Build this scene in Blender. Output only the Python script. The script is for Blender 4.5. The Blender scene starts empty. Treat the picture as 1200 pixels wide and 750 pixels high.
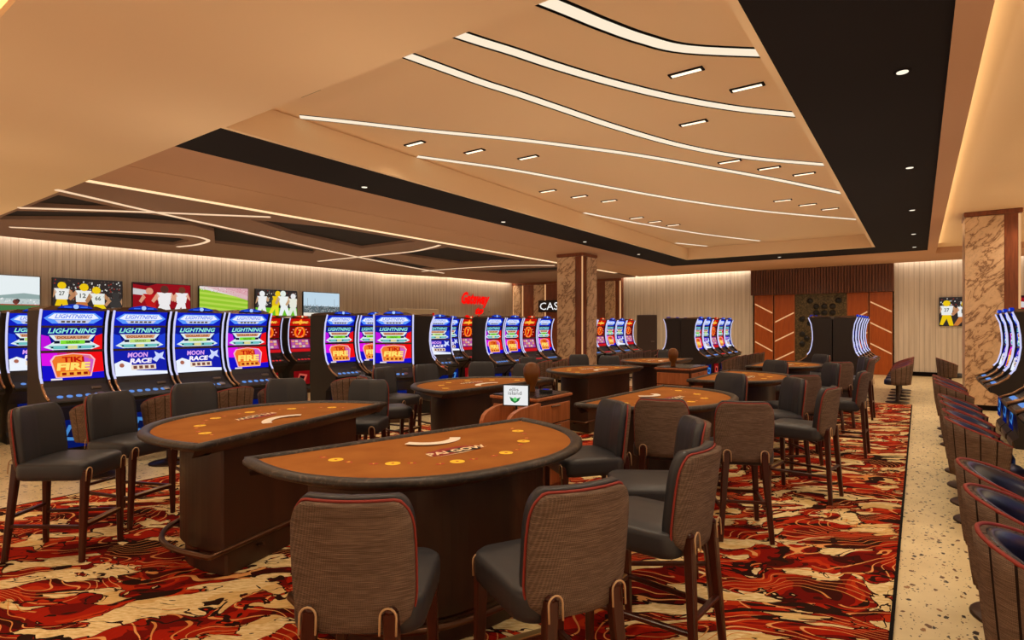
import bpy, math, random
from mathutils import Vector, Matrix
random.seed(7)
PI = math.pi
D = bpy.data
COL = bpy.context.scene.collection
sc = bpy.context.scene

# ------------------------------------------------------------------ helpers
def lin(c):
    return tuple(((v/255)/12.92 if v/255 <= 0.04045 else (((v/255)+0.055)/1.055)**2.4) for v in c)

class MB:
    """collects geometry for ONE mesh object"""
    def __init__(s):
        s.v = []; s.f = []; s.m = []; s.sm = []
    def add(s, vs, fs, m=0, smooth=False, M=None):
        o = len(s.v)
        for p in vs:
            s.v.append(tuple(M @ Vector(p)) if M else tuple(p))
        for f in fs:
            s.f.append(tuple(i+o for i in f)); s.m.append(m); s.sm.append(smooth)
        return s
    def box(s, x0, x1, y0, y1, z0, z1, m=0, M=None):
        vs = [(x0,y0,z0),(x1,y0,z0),(x1,y1,z0),(x0,y1,z0),(x0,y0,z1),(x1,y0,z1),(x1,y1,z1),(x0,y1,z1)]
        return s.add(vs, [(0,3,2,1),(4,5,6,7),(0,1,5,4),(1,2,6,5),(2,3,7,6),(3,0,4,7)], m, False, M)
    def bbox(s, x0, x1, y0, y1, z0, z1, b=.01, m=0, M=None):
        """box with chamfered vertical and top/bottom edges"""
        ol = [(x0+b,y0),(x1-b,y0),(x1,y0+b),(x1,y1-b),(x1-b,y1),(x0+b,y1),(x0,y1-b),(x0,y0+b)]
        cx, cy = (x0+x1)/2, (y0+y1)/2
        def sc_(k):
            fx = 1-k/max(1e-6,(x1-x0)/2); fy = 1-k/max(1e-6,(y1-y0)/2)
            return [(cx+(x-cx)*fx, cy+(y-cy)*fy) for x,y in ol]
        return s.loft([[(x,y,z0) for x,y in sc_(b)],[(x,y,z0+b) for x,y in ol],[(x,y,z1-b) for x,y in ol],[(x,y,z1) for x,y in sc_(b)]], m=m, M=M)
    def loft(s, rings, m=0, smooth=False, caps=True, closed=True, M=None):
        n = len(rings[0]); vs = [p for r in rings for p in r]; fs = []
        for i in range(len(rings)-1):
            for j in range(n if closed else n-1):
                k = (j+1) % n
                fs.append((i*n+j, i*n+k, (i+1)*n+k, (i+1)*n+j))
        s.add(vs, fs, m, smooth, M)
        if caps and closed:
            o = len(s.v)-len(vs)
            s.f.append(tuple(o+j for j in reversed(range(n)))); s.m.append(m); s.sm.append(False)
            s.f.append(tuple(o+(len(rings)-1)*n+j for j in range(n))); s.m.append(m); s.sm.append(False)
        return s
    def prism(s, pts, z0, z1, m=0, M=None, smooth=False):
        return s.loft([[(x,y,z0) for x,y in pts],[(x,y,z1) for x,y in pts]], m, smooth, True, True, M)
    def prof(s, pts, x0, x1, m=0, M=None, smooth=False):
        """(y,z) profile extruded along x"""
        return s.loft([[(x0,y,z) for y,z in pts],[(x1,y,z) for y,z in pts]], m, smooth, True, True, M)
    def tube(s, path, r, n=8, m=0, closed=False, M=None, flat=1.0):
        P = [Vector(p) for p in path]; rings = []
        N = len(P); up = None
        for i in range(N):
            if closed: t = (P[(i+1)%N]-P[i-1])
            else: t = P[min(i+1,N-1)]-P[max(i-1,0)]
            t.normalize()
            if up is None:
                up = Vector((0,0,1)) if abs(t.z) < .9 else Vector((0,1,0))
            a = t.cross(up)
            if a.length < 1e-5: a = t.cross(Vector((1,0,0)))
            a.normalize(); b = a.cross(t).normalized(); up = b
            rr = r[i] if isinstance(r,(list,tuple)) else r
            rings.append([tuple(P[i]+a*math.cos(2*PI*k/n)*rr+b*math.sin(2*PI*k/n)*rr*flat) for k in range(n)])
        if closed:
            rings.append(rings[0]); return s.loft(rings, m, True, False, True, M)
        return s.loft(rings, m, True, True, True, M)
    def bar(s, a, b, w, d, w2=None, d2=None, m=0, M=None):
        """rectangular bar from a to b (mostly vertical or horizontal)"""
        a = Vector(a); b = Vector(b); t = (b-a).normalized()
        up = Vector((0,1,0)) if abs(t.z) > .7 else Vector((0,0,1))
        x = t.cross(up).normalized(); y = x.cross(t).normalized()
        w2 = w if w2 is None else w2; d2 = d if d2 is None else d2
        c = min(w,d,w2,d2)*.18
        def ring(p, w, d):
            return [tuple(p+x*i+y*j) for i,j in ((-w/2+c,-d/2),(w/2-c,-d/2),(w/2,-d/2+c),(w/2,d/2-c),(w/2-c,d/2),(-w/2+c,d/2),(-w/2,d/2-c),(-w/2,-d/2+c))]
        return s.loft([ring(a,w,d), ring(b,w2,d2)], m, False, True, True, M)
    def lathe(s, prof, n=24, m=0, c=(0,0), smooth=True, M=None):
        rings = [[(c[0]+r*math.cos(2*PI*k/n), c[1]+r*math.sin(2*PI*k/n), z) for k in range(n)] for r,z in prof]
        return s.loft(rings, m, smooth, True, True, M)
    def build(s, name, mats, parent=None):
        me = D.meshes.new(name)
        me.from_pydata(s.v, [], s.f)
        if not isinstance(mats, (list,tuple)): mats = [mats]
        for k in mats: me.materials.append(k)
        me.polygons.foreach_set('material_index', s.m)
        me.polygons.foreach_set('use_smooth', s.sm)
        me.update()
        o = D.objects.new(name, me); COL.objects.link(o)
        if parent: o.parent = parent
        return o

def tag(o, label=None, cat=None, group=None, kind=None):
    if label: o['label'] = label
    if cat: o['category'] = cat
    if group: o['group'] = group
    if kind: o['kind'] = kind
    return o
def thing(name, label, cat, loc=(0,0,0), rz=0, group=None):
    o = D.objects.new(name, None); COL.objects.link(o)
    o.location = loc; o.rotation_euler = (0,0,rz); o.empty_display_size = .1
    return tag(o, label, cat, group)
def struct(o): o['kind'] = 'structure'; return o
KIDS = {}
def copy_tree(o, loc=None, rz=None, label=None, group=None, parent=None):
    c = o.copy(); COL.objects.link(c)
    if parent: c.parent = parent
    for ch in list(o.children): copy_tree(ch, parent=c)
    if loc is not None: c.location = loc
    if rz is not None: c.rotation_euler = (0,0,rz)
    if label: c['label'] = label
    if group: c['group'] = group
    return c

# ------------------------------------------------------------------ materials
def mat(name, col, rough=.6, metal=0, spec=.4, coat=0):
    m = D.materials.new(name); m.use_nodes = True
    b = m.node_tree.nodes['Principled BSDF']
    b.inputs['Base Color'].default_value = (*lin(col),1)
    b.inputs['Roughness'].default_value = rough
    b.inputs['Metallic'].default_value = metal
    b.inputs['Specular IOR Level'].default_value = spec
    b.inputs['Coat Weight'].default_value = coat
    return m
EM = {}
def emit(col, k=1.0):
    key = (tuple(col), k)
    if key in EM: return EM[key]
    m = D.materials.new('glow'); m.use_nodes = True
    nt = m.node_tree; nt.nodes.clear()
    o = nt.nodes.new('ShaderNodeOutputMaterial'); e = nt.nodes.new('ShaderNodeEmission')
    e.inputs[0].default_value = (*lin(col),1); e.inputs[1].default_value = k
    nt.links.new(e.outputs[0], o.inputs[0]); EM[key] = m
    return m
class NT:
    def __init__(s, m):
        s.m = m; s.nt = m.node_tree; s.b = s.nt.nodes['Principled BSDF']
        s.tc = s.nt.nodes.new('ShaderNodeTexCoord')
    def n(s, t, ins=None, **kw):
        x = s.nt.nodes.new('ShaderNode'+t)
        for k,v in kw.items(): setattr(x, k, v)
        for k,v in (ins or {}).items():
            if hasattr(v, 'is_output'): s.nt.links.new(v, x.inputs[k])
            else: x.inputs[k].default_value = v
        return x
    def map(s, scale=(1,1,1), rot=(0,0,0), src='Object', loc=(0,0,0)):
        return s.n('Mapping', {0: s.tc.outputs[src], 'Scale': scale, 'Rotation': rot, 'Location': loc}).outputs[0]
    def noise(s, vec, scale, detail=2, rough=.5, dist=0):
        return s.n('TexNoise', {'Vector': vec, 'Scale': scale, 'Detail': detail, 'Roughness': rough, 'Distortion': dist})
    def ramp(s, fac, stops, const=False):
        r = s.n('ValToRGB', {0: fac}); cr = r.color_ramp
        if const: cr.interpolation = 'CONSTANT'
        while len(cr.elements) < len(stops): cr.elements.new(.5)
        for e,(p,c) in zip(cr.elements, stops):
            e.position = p; e.color = (*lin(c),1) if max(c) > 1 or c == (0,0,0) else (*c,1)
        return r.outputs[0]
    def mix(s, fac, a, b, mode='MIX'):
        x = s.n('Mix', data_type='RGBA', blend_type=mode)
        for i,v in ((0,fac),(6,a),(7,b)):
            if hasattr(v,'is_output'): s.nt.links.new(v, x.inputs[i])
            elif i == 0: x.inputs[i].default_value = v
            else: x.inputs[i].default_value = (*lin(v),1)
        return x.outputs[2]
    def math(s, op, a, b=0.0, c=None):
        x = s.n('Math', operation=op)
        for i,v in enumerate((a,b) if c is None else (a,b,c)):
            if hasattr(v,'is_output'): s.nt.links.new(v, x.inputs[i])
            else: x.inputs[i].default_value = v
        return x.outputs[0]
    def col(s, out): s.nt.links.new(out, s.b.inputs['Base Color'])
    def bump(s, h, st=.3, dist=.01):
        b = s.n('Bump', {'Height': h, 'Strength': st, 'Distance': dist})
        s.nt.links.new(b.outputs[0], s.b.inputs['Normal'])

M_ceil = mat('ceiling_paint', (230,200,160), .85, spec=.1)
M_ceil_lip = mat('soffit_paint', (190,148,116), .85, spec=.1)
M_coffer = mat('coffer_paint', (138,108,92), .85, spec=.1)
M_black = mat('black_ceiling', (30,24,24), .9, spec=.1)
M_coffer_dark = mat('dark_recess', (46,38,38), .9, spec=.1)
M_dark = mat('black_plastic', (16,14,15), .35)
M_darkmatte = mat('dark_panel', (38,31,31), .55)
M_roof = mat('bronze_trim', (92,68,54), .35, .6)
M_bronze2 = mat('satin_bronze', (170,130,96), .3, .7)
M_silver = mat('brushed_metal', (150,140,130), .3, .9)
M_brass = mat('brass', (190,160,110), .35, .9)
M_railmetal = mat('antique_bronze', (96,66,48), .3, .8)
M_pipe = mat('red_piping', (140,46,36), .6)
M_cream = mat('cream_piping', (200,165,125), .5)
M_navy = mat('navy_leather', (24,24,44), .3, spec=.6)
M_card = mat('playing_card_white', (240,232,220), .5)
M_bet_red = mat('bet_ring_red', (170,50,25), .7)
M_bet_yel = mat('bet_spot_yellow', (245,200,50), .7)
M_logo_w = mat('logo_cream', (240,215,180), .7)
M_logo_r = mat('logo_red', (140,35,25), .7)
M_logo_b = mat('logo_black', (25,18,16), .7)
M_basebd = mat('black_baseboard', (16,12,11), .8, spec=.1)
M_black_top = mat('black_laminate', (20,18,20), .25)
M_vase = mat('amber_ceramic', (110,62,14), .35)
M_brownbase = mat('chair_base_bronze', (62,44,36), .35, .6)
M_door = mat('plum_door', (70,56,56), .5)

def wood(name, c1, c2, sx=1., rough=.4, dirn='z', scale=1., coat=0):
    m = mat(name, c1, rough, coat=coat); t = NT(m)
    s = {'z': (14,14,1.2), 'x': (1.2,14,14), 'y': (14,1.2,14)}[dirn]
    v = t.map(tuple(k*scale for k in s))
    n = t.noise(v, 1.6, 5, .6, .8)
    t.col(t.ramp(n.outputs[0], [(.3,c1),(.7,c2)]))
    return m
M_leg = wood('mahogany_leg', (46,17,10), (80,32,18), rough=.3)
M_desk = wood('desk_walnut', (150,82,44), (190,115,68), rough=.45, scale=1.2)
M_colwood = wood('column_wood', (96,48,28), (136,72,42), rough=.35)
M_chev = wood('orange_walnut', (158,74,26), (184,92,34), rough=.4, scale=.8)
M_valance = wood('dark_walnut', (84,46,28), (112,64,40), rough=.45)
M_groove = mat('groove_dark', (60,30,18), .7)

def slatwall(name, c1, c2, dirn):
    m = mat(name, c1, .65, spec=.2); t = NT(m)
    k = (1,.05,.05) if dirn == 'x' else (.05,1,.05)
    a = t.noise(t.map(tuple(v*9 for v in k)), 1.6, 1.5, .5).outputs[0]
    g = t.noise(t.map(tuple(v*60 for v in ((1,1,.03)))), 1.0, 4, .7, 1.5).outputs[0]
    base = t.ramp(a, [(.3,c1),(.7,c2)])
    x = t.n('SeparateXYZ', {0: t.tc.outputs['Object']}).outputs[0 if dirn == 'x' else 1]
    saw = t.math('FRACT', t.math('MULTIPLY', x, 7.0))
    groove = t.math('LESS_THAN', saw, .12)
    c = t.mix(t.math('MULTIPLY', groove, .35), base, (90,70,58))
    t.col(t.mix(t.math('MULTIPLY', g, .35), c, (120,96,80)))
    return m
M_wall_l = slatwall('taupe_slat_wood', (186,172,158), (210,196,180), 'y')
M_wall_f = slatwall('pale_slat_wood', (220,212,200), (240,232,220), 'x')

def marble():
    m = mat('beige_marble', (205,180,150), .25, spec=.5); t = NT(m)
    x = t.n('SeparateXYZ', {0: t.tc.outputs['Object']})
    h = t.math('ADD', x.outputs[0], x.outputs[1])
    dif = t.math('SUBTRACT', x.outputs[2], h); sm_ = t.math('ADD', x.outputs[2], h)
    v = t.n('CombineXYZ', {0: t.math('MULTIPLY', dif, 2.1), 1: t.math('MULTIPLY', sm_, .75), 2: t.math('MULTIPLY', t.math('SUBTRACT', x.outputs[0], x.outputs[1]), 1.2)}).outputs[0]
    n1 = t.noise(v, 1.5, 6, .6, .5).outputs[0]
    n2 = t.noise(v, 3.2, 5, .65, .4).outputs[0]
    vein = t.math('ABSOLUTE', t.math('SUBTRACT', n1, .5))
    v2 = t.math('ABSOLUTE', t.math('SUBTRACT', n2, .47))
    c = t.ramp(vein, [(0.0,(120,90,70)),(.012,(168,134,106)),(.035,(218,190,158)),(.5,(250,228,200))])
    c2 = t.ramp(v2, [(0.0,(150,116,92)),(.02,(222,196,166)),(.5,(252,236,214))])
    t.col(t.mix(.45, c, c2, 'MULTIPLY'))
    return m
M_marble = marble(); M_marble.node_tree.nodes['Principled BSDF'].inputs['Roughness'].default_value = .35

def terrazzo():
    m = mat('terrazzo', (210,185,140), .3, spec=.4); t = NT(m)
    base = t.ramp(t.noise(t.map((1,1,1)), 3, 3).outputs[0], [(.3,(222,202,156)),(.7,(240,222,178))])
    out = base
    for sc_, th, cols in ((17,.27,[(.0,(50,34,24)),(.35,(104,66,32)),(.6,(24,20,18)),(.8,(150,104,50))]),
                         (34,.20,[(.0,(130,96,60)),(.5,(70,54,42)),(.8,(90,80,70))])):
        vo = t.n('TexVoronoi', {'Vector': t.n('Vector'+'Math', {0: t.map((1.5,.95,1)), 1: t.n('VectorMath', {0: t.noise(t.map(), 30, 2).outputs[1], 'Scale': .05}, operation='SCALE').outputs[0]}).outputs[0], 'Scale': sc_, 'Randomness': 1.0})
        r = t.n('SeparateColor', {0: vo.outputs['Color']})
        lim = t.math('MULTIPLY', r.outputs[1], th*1.9)
        msk = t.math('LESS_THAN', vo.outputs['Distance'], t.math('SUBTRACT', lim, th*.45))
        out = t.mix(msk, out, t.ramp(r.outputs[0], cols, True))
    t.col(out); return m
M_terr = terrazzo()

def carpet():
    m = mat('patterned_carpet', (150,40,25), .95, spec=.05); t = NT(m)
    warp = t.noise(t.map((1,1,1)), .8, 3, .5).outputs[1]
    w = t.n('VectorMath', {0: warp, 1: (.5,.5,.5)}, operation='SUBTRACT').outputs[0]
    rot = t.map((1,1,1), (0,0,-.58))
    base = t.n('VectorMath', {0: rot, 1: t.n('VectorMath', {0: w, 'Scale': 1.0}, operation='SCALE').outputs[0]}).outputs[0]
    def st(sx, sy, l=0): return t.n('Mapping', {0: base, 'Scale': (sx,sy,1), 'Location': (l,l,0)}).outputs[0]
    nA = t.noise(st(1.2,2.8), 1.25, 3, .5, .3).outputs[0]
    nB = t.noise(st(1.35,2.9,7.3), 1.6, 3.5, .5, .5).outputs[0]
    nC = t.noise(st(1.5,3.2,3.1), 1.5, 3, .5, .4).outputs[0]
    red = t.ramp(nA, [(0,(60,20,14)),(.38,(112,20,14)),(.46,(168,34,16)),(.54,(196,58,24)),(.585,(140,24,16)),(.64,(74,24,16))], True)
    fine = t.noise(t.n('Mapping', {0: rot, 'Scale': (50,4,1)}).outputs[0], 1.5, 2, .6).outputs[0]
    red = t.mix(t.math('MULTIPLY', fine, .3), red, (60,10,8))
    lw = t.noise(st(.8,1.35,2.0), 1.0, 1.0, .4).outputs[0]
    band = t.math('FRACT', t.math('MULTIPLY', lw, 30.))
    ln = t.math('LESS_THAN', t.math('ABSOLUTE', t.math('SUBTRACT', band, .5)), .065)
    zone = t.math('GREATER_THAN', t.noise(st(.9,1.3,5.5), 1.0, 1).outputs[0], .44)
    lz = t.math('MULTIPLY', ln, zone)
    cur = t.mix(lz, red, (226,160,96))
    cream = t.ramp(t.noise(t.n('Mapping', {0: rot, 'Scale': (14,60,1)}).outputs[0], 1.2, 3, .6).outputs[0], [(.3,(196,164,104)),(.5,(230,204,150)),(.7,(244,226,184))])
    gold = t.math('GREATER_THAN', t.noise(st(.8,1.5,11), 1.1, 3).outputs[0], .56)
    cream = t.mix(t.math('MULTIPLY', gold, .5), cream, (206,160,84))
    cur = t.mix(t.math('GREATER_THAN', nB, .525), cur, (36,22,18))
    cur = t.mix(t.math('GREATER_THAN', nB, .54), cur, cream)
    cur = t.mix(t.math('MULTIPLY', t.math('GREATER_THAN', nC, .615), 1.0), cur, (44,24,18))
    l2 = t.math('MULTIPLY', ln, t.math('GREATER_THAN', t.noise(st(1.1,1.5,15.5), 1.0, 1).outputs[0], .56))
    cur = t.mix(l2, cur, (212,140,78))
    inner = t.math('MULTIPLY', t.math('GREATER_THAN', nC, .40), t.math('LESS_THAN', nC, .418))
    cur = t.mix(inner, cur, (44,22,18))
    t.col(cur)
    t.bump(t.noise(t.map((1,1,1)), 220, 2).outputs[0], .3, .004)
    return m
M_carpet = carpet()

def weave(name, c1, c2, c3):
    m = mat(name, c1, .9, spec=.15); t = NT(m)
    x = t.n('SeparateXYZ', {0: t.tc.outputs['Object']})
    r = t.math('ADD', x.outputs[0], x.outputs[1])
    a = t.math('SINE', t.math('MULTIPLY', r, 950.)); b = t.math('SINE', t.math('MULTIPLY', x.outputs[2], 950.))
    g = t.math('MULTIPLY_ADD', t.math('MAXIMUM', a, b), .5, .5)
    th = t.noise(t.map((14,14,300)), 1.0, 3, .7).outputs[0]
    st = t.noise(t.map((2,2,22)), 1.2, 2, .5).outputs[0]
    mixn = t.math('MULTIPLY_ADD', th, .85, t.math('MULTIPLY', st, .15))
    c = t.ramp(mixn, [(.36,c1),(.5,c2),(.64,c3)])
    t.col(t.mix(t.math('MULTIPLY_ADD', g, -.55, .60), c, (40,28,22)))
    t.bump(g, .5, .002)
    return m
M_weave = weave('brown_woven_fabric', (98,80,68), (120,100,86), (144,122,106))
M_weave2 = weave('tan_woven_fabric', (98,78,66), (120,97,82), (142,118,100))
def seams(m):
    t = NT(m); x = t.n('SeparateXYZ', {0: t.tc.outputs['Object']})
    ang = t.math('ARCTAN2', x.outputs[0], t.math('MULTIPLY', x.outputs[1], -1.0))
    f = t.math('ABSOLUTE', t.math('SUBTRACT', t.math('FRACT', t.math('DIVIDE', ang, .37273)), .5))
    prev = t.b.inputs['Base Color'].links[0].from_socket
    t.col(t.mix(t.math('LESS_THAN', f, .045), prev, (36,24,20)))
seams(M_weave2)
def leather(name, c, rough=.42):
    m = mat(name, c, rough, spec=.45); t = NT(m)
    t.bump(t.noise(t.map(), 160, 3).outputs[0], .12, .002)
    n = t.noise(t.map(), 5, 3).outputs[0]
    t.col(t.mix(t.math('MULTIPLY', n, .3), c, tuple(int(v*.7) for v in c)))
    return m
M_leather = leather('charcoal_leather', (48,48,53))
M_railpad = None
def railmat():
    m = mat('mottled_rail_vinyl', (60,48,42), .4, spec=.5); t = NT(m)
    n = t.noise(t.map((1,1,1)), 22, 5, .7, 1.).outputs[0]
    t.col(t.ramp(n, [(.35,(24,20,18)),(.55,(46,38,34)),(.72,(104,88,76))]))
    t.bump(n, .3, .004); return m
M_railpad = railmat()
def felt():
    m = mat('brown_felt', (176,112,52), .95, spec=.05); t = NT(m)
    n = t.noise(t.map(), 4, 4).outputs[0]
    t.col(t.ramp(n, [(.3,(146,90,44)),(.7,(164,106,54))]))
    return m
M_felt = felt()
def pedmat():
    m = mat('dark_stained_panel', (62,38,26), .36, spec=.4); t = NT(m)
    n = t.noise(t.map((3,3,.5)), 1.2, 4, .5, .6).outputs[0]
    t.col(t.ramp(n, [(.3,(36,20,13)),(.7,(64,38,26))])); return m
M_ped = pedmat()
def winewall():
    m = mat('gold_mottled_mosaic', (110,92,60), .4, .3); t = NT(m)
    n = t.noise(t.map((1,1,1)), 9, 5, .8, 2.).outputs[0]
    v = t.n('TexVoronoi', {'Vector': t.map((1,1,1)), 'Scale': 11.}).outputs['Distance']
    c = t.ramp(n, [(.3,(40,34,24)),(.5,(86,74,50)),(.7,(150,128,86))])
    t.col(t.mix(t.math('LESS_THAN', v, .25), c, (60,50,34))); return m
M_mosaic = winewall()

WARM = (255,214,160)
E_slot = emit((255,236,208), 1.0)
E_line = emit((255,218,178), .95)
E_cove = emit((255,205,150), 5.0)
E_rect = emit((255,235,205), 1.6)
E_dl = emit((255,240,215), 1.2)
E_bluestrip = emit((205,205,245), 1.05)
E_orange = emit((255,190,130), .75)

# ------------------------------------------------------------------ 2D art (screens, signs): flat coloured shapes on one mesh
TXT = {}
def text_mesh(s, shear=0., bold=0.):
    k = (s, shear, bold)
    if k in TXT: return TXT[k]
    cu = D.curves.new('t','FONT'); cu.body = s; cu.size = 1; cu.shear = shear; cu.offset = bold
    cu.align_x = 'CENTER'; cu.resolution_u = 2
    o = D.objects.new('t', cu); COL.objects.link(o)
    dg = bpy.context.evaluated_depsgraph_get(); dg.update()
    me = D.meshes.new_from_object(o.evaluated_get(dg))
    vs = [(v.co.x, v.co.y) for v in me.vertices]; fs = [tuple(p.vertices) for p in me.polygons]
    x0 = min(v[0] for v in vs); x1 = max(v[0] for v in vs); y0 = min(v[1] for v in vs); y1 = max(v[1] for v in vs)
    vs = [((x-x0)/(x1-x0)-.5, (y-y0)/(y1-y0)-.5) for x,y in vs]
    D.objects.remove(o); D.curves.remove(cu); D.meshes.remove(me)
    TXT[k] = (vs, fs); return TXT[k]

class Art:
    """origin o, unit axes ex (right) ey (up), size w x h; coordinates 0..1"""
    def __init__(s, o, ex, ey, w, h, eps=.0012):
        s.o = Vector(o); s.ex = Vector(ex).normalized(); s.ey = Vector(ey).normalized(); s.w = w; s.h = h
        s.n = s.ex.cross(s.ey).normalized(); s.mb = MB(); s.mats = []; s.layer = 0; s.eps = eps
    def mi(s, m):
        if isinstance(m, tuple): m = emit(m, s.k) if s.k else m
        if m not in s.mats: s.mats.append(m)
        return s.mats.index(m)
    k = 1.0
    def P(s, u, v): return tuple(s.o + s.ex*(u*s.w) + s.ey*(v*s.h) + s.n*(s.eps*(s.layer+1)))
    def poly(s, pts, m):
        pts = [(min(1,max(0,u)), min(1,max(0,v))) for u,v in pts]
        s.mb.add([s.P(u,v) for u,v in pts], [tuple(range(len(pts)))], s.mi(m)); return s
    def rect(s, u0, v0, u1, v1, m): return s.poly([(u0,v0),(u1,v0),(u1,v1),(u0,v1)], m)
    def circ(s, u, v, r, m, n=16, asp=None, ru=None):
        asp = s.w/s.h if asp is None else asp
        return s.poly([(u+r*math.cos(2*PI*k/n), v+r*asp*math.sin(2*PI*k/n)) for k in range(n)], m)
    def text(s, t, u, v, w, h, m, shear=0., bold=0.):
        vs, fs = text_mesh(t, shear, bold)
        s.mb.add([s.P(u+x*w, v+y*h) for x,y in vs], fs, s.mi(m)); return s
    def up(s): s.layer += 1; return s
    def build(s, name, parent=None): return s.mb.build(name, s.mats, parent)

# ------------------------------------------------------------------ camera
TH = math.atan(477/665)
cam = D.cameras.new('camera'); co = D.objects.new('camera', cam); COL.objects.link(co)
cam.sensor_width = 36; cam.lens = 665/1200*36; cam.shift_y = 7/1200; cam.clip_start = .05
co.location = (0,0,1.65); co.rotation_euler = (PI/2,0,TH); sc.camera = co

# ------------------------------------------------------------------ SETTING
ZL = 3.73
struct(MB().box(-18,6.2,-7,23.4,-.1,0).build('floor', M_terr))
cp = MB(); cp.box(-6.68,-.13,-3,14.4,.0005,.012); 
carpet_o = tag(cp.build('carpet', M_carpet), 'red, cream and black marbled carpet under the card tables', 'carpet')
tr = MB(); tr.box(-.13,-.112,-3,14.42,.0005,.014); tr.box(-6.70,-6.68,-3,14.42,.0005,.014); tr.box(-6.7,-.112,14.4,14.42,.0005,.014)
tr.build('carpet_edge', M_basebd, carpet_o)

# walls
def wall_seg(name, a, b, z0, z1, m, th=.2, side=1):
    a = Vector((*a,0)); b = Vector((*b,0)); L = (b-a).length; ang = math.atan2(b.y-a.y, b.x-a.x)
    mb = MB(); mb.box(0, L, 0, th*side, z0, z1) if side > 0 else mb.box(0, L, -th, 0, z0, z1)
    o = mb.build(name, m); o.location = a; o.rotation_euler = (0,0,ang); return struct(o)
wl = struct(MB().box(-17.7,-17.5,-7,15.4,0,4.4).build('wall_left', M_wall_l))
M_wall_a = slatwall('taupe_slat_angled', (186,172,158), (210,196,180), 'x')
wall_seg('wall_left_angled', (-17.5,15.4), (-16.6,18.3), 0, 4.4, M_wall_a)
wall_seg('wall_left_far', (-16.6,18.3), (-16.35,22.8), 0, 4.4, M_wall_a)
struct(MB().box(-10.55,-5.1,23,23.2,0,4.4).build('wall_far', M_wall_f))
struct(MB().box(-.72,6,23,23.2,0,4.4).build('wall_far_right', M_wall_f))
struct(MB().box(-10.5,-5.2,22.97,23,0,.12).build('baseboard_far', M_basebd))
struct(MB().box(-.65,6,22.96,23,0,.14).build('baseboard_right', M_basebd))

# cashier wall: wood with marble pilasters and light lines
struct(MB().box(-16.5,-10.5,22.85,23.1,0,4.4).build('wall_cashier', M_colwood))
struct(MB().box(-16.4,-10.5,22.78,22.85,3.62,3.73).build('trim_1', M_colwood))
def pil(x0, x1): struct(MB().bbox(x0,x1,22.72,22.85,0,3.62,.01).build('trim_2', M_marble))
for x0,x1 in ((-16.22,-15.8),(-15.02,-14.5),(-11.25,-10.8)): pil(x0,x1)
def vline(x, y=22.83, z0=.1, z1=3.62, w=.06):
    o = MB().box(x,x+w,y-.02,y,z0,z1).build('wall_light_strip', E_orange)
    return o
for k,(x,lb) in enumerate(((-16.32,'at the left end of the cashier wall'),(-15.76,'right of the first marble pilaster'),(-14.46,'right of the second marble pilaster'),(-10.6,'at the right end of the cashier wall'))):
    tag(vline(x), 'vertical warm light line '+lb, 'light strip', 'cashier wall light lines')
# CASHIER sign
s = thing('cashier_sign', 'black sign with white capital letters on the cashier wall, partly behind the column', 'sign')
MB().bbox(-14.72,-12.3,22.66,22.78,2.30,2.86,.01).build('sign_board', M_dark, s)
a = Art((-14.72,22.655,2.30),(1,0,0),(0,0,1),2.42,.56); a.k = 1.1
a.text('CASHIER', .5,.5,.92,.62,(235,235,235)); a.build('sign_lettering', s)

# far door, blank pale panel
s = thing('door_1', None, None); s['kind'] = 'structure'; s['label'] = 'dark plum door in the far pale wall'
MB().bbox(-9.85,-8.97,22.93,23,0,2.12,.01).build('door_leaf', M_door, s)
MB().tube([(-9.06,22.9,1.0),(-9.06,22.86,1.0),(-9.18,22.86,1.0)],.012).build('door_handle', M_silver, s)

# wood portal
val = MB()
val.box(-5.16,-.68,22.62,23.0,2.80,3.73)
x = -5.14
while x < -.74:
    val.box(x,x+.055,22.57,22.62,2.80,3.73); x += .09
struct(val.build('trim_3', M_valance))
struct(MB().box(-5.16,-.68,23.0,23.2,0,4.4).build('wall_portal', M_valance))
def chev(x0, x1, name, label, up):
    o = thing(name, label, 'wall panel', ((x0+x1)/2,22.9,0), 0, 'chevron wall panels')
    w = (x1-x0)/2
    MB().bbox(-w,w,-.03,.06,0,2.8,.01).build('panel_board', M_chev, o)
    for z in ((2.45,1.74,1.03) if not up else (2.11,1.40,.69,2.82)):
        z2 = z-.34
        if up: zl, zr = z2, z
        else: zl, zr = z, z2
        if max(zl,zr) > 2.81: continue
        mb = MB(); mb.add([(-w+.03,-.045,zl),(w-.03,-.045,zr),(w-.03,-.045,zr+.05),(-w+.03,-.045,zl+.05),(-w+.03,-.03,zl),(w-.03,-.03,zr),(w-.03,-.03,zr+.05),(-w+.03,-.03,zl+.05)],
            [(0,1,2,3),(4,7,6,5),(0,4,5,1),(3,2,6,7),(0,3,7,4),(1,5,6,2)])
        mb.build('light_bar', E_orange, o)
    mb = MB(); mb.box(w-.025,w,-.04,-.03,0,2.78); mb.box(-w,-w+.025,-.04,-.03,0,2.78); mb.build('panel_edge', M_desk, o)
chev(-5.08,-4.42,'chevron_panel','orange wood chevron panel at the far left of the portal',False)
chev(-4.38,-3.69,'chevron_panel','orange wood chevron panel just left of the gold mosaic',True)
chev(-2.04,-1.41,'chevron_panel','orange wood chevron panel just right of the gold mosaic',True)
chev(-1.38,-.72,'chevron_panel','orange wood chevron panel at the far right of the portal',False)
s = thing('mosaic_panel', 'dark gold mottled mosaic wall panel with black discs in the portal', 'wall panel')
MB().box(-3.69,-2.04,22.9,22.98,0,2.8).build('panel_board', M_mosaic, s)
k = 0
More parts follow.
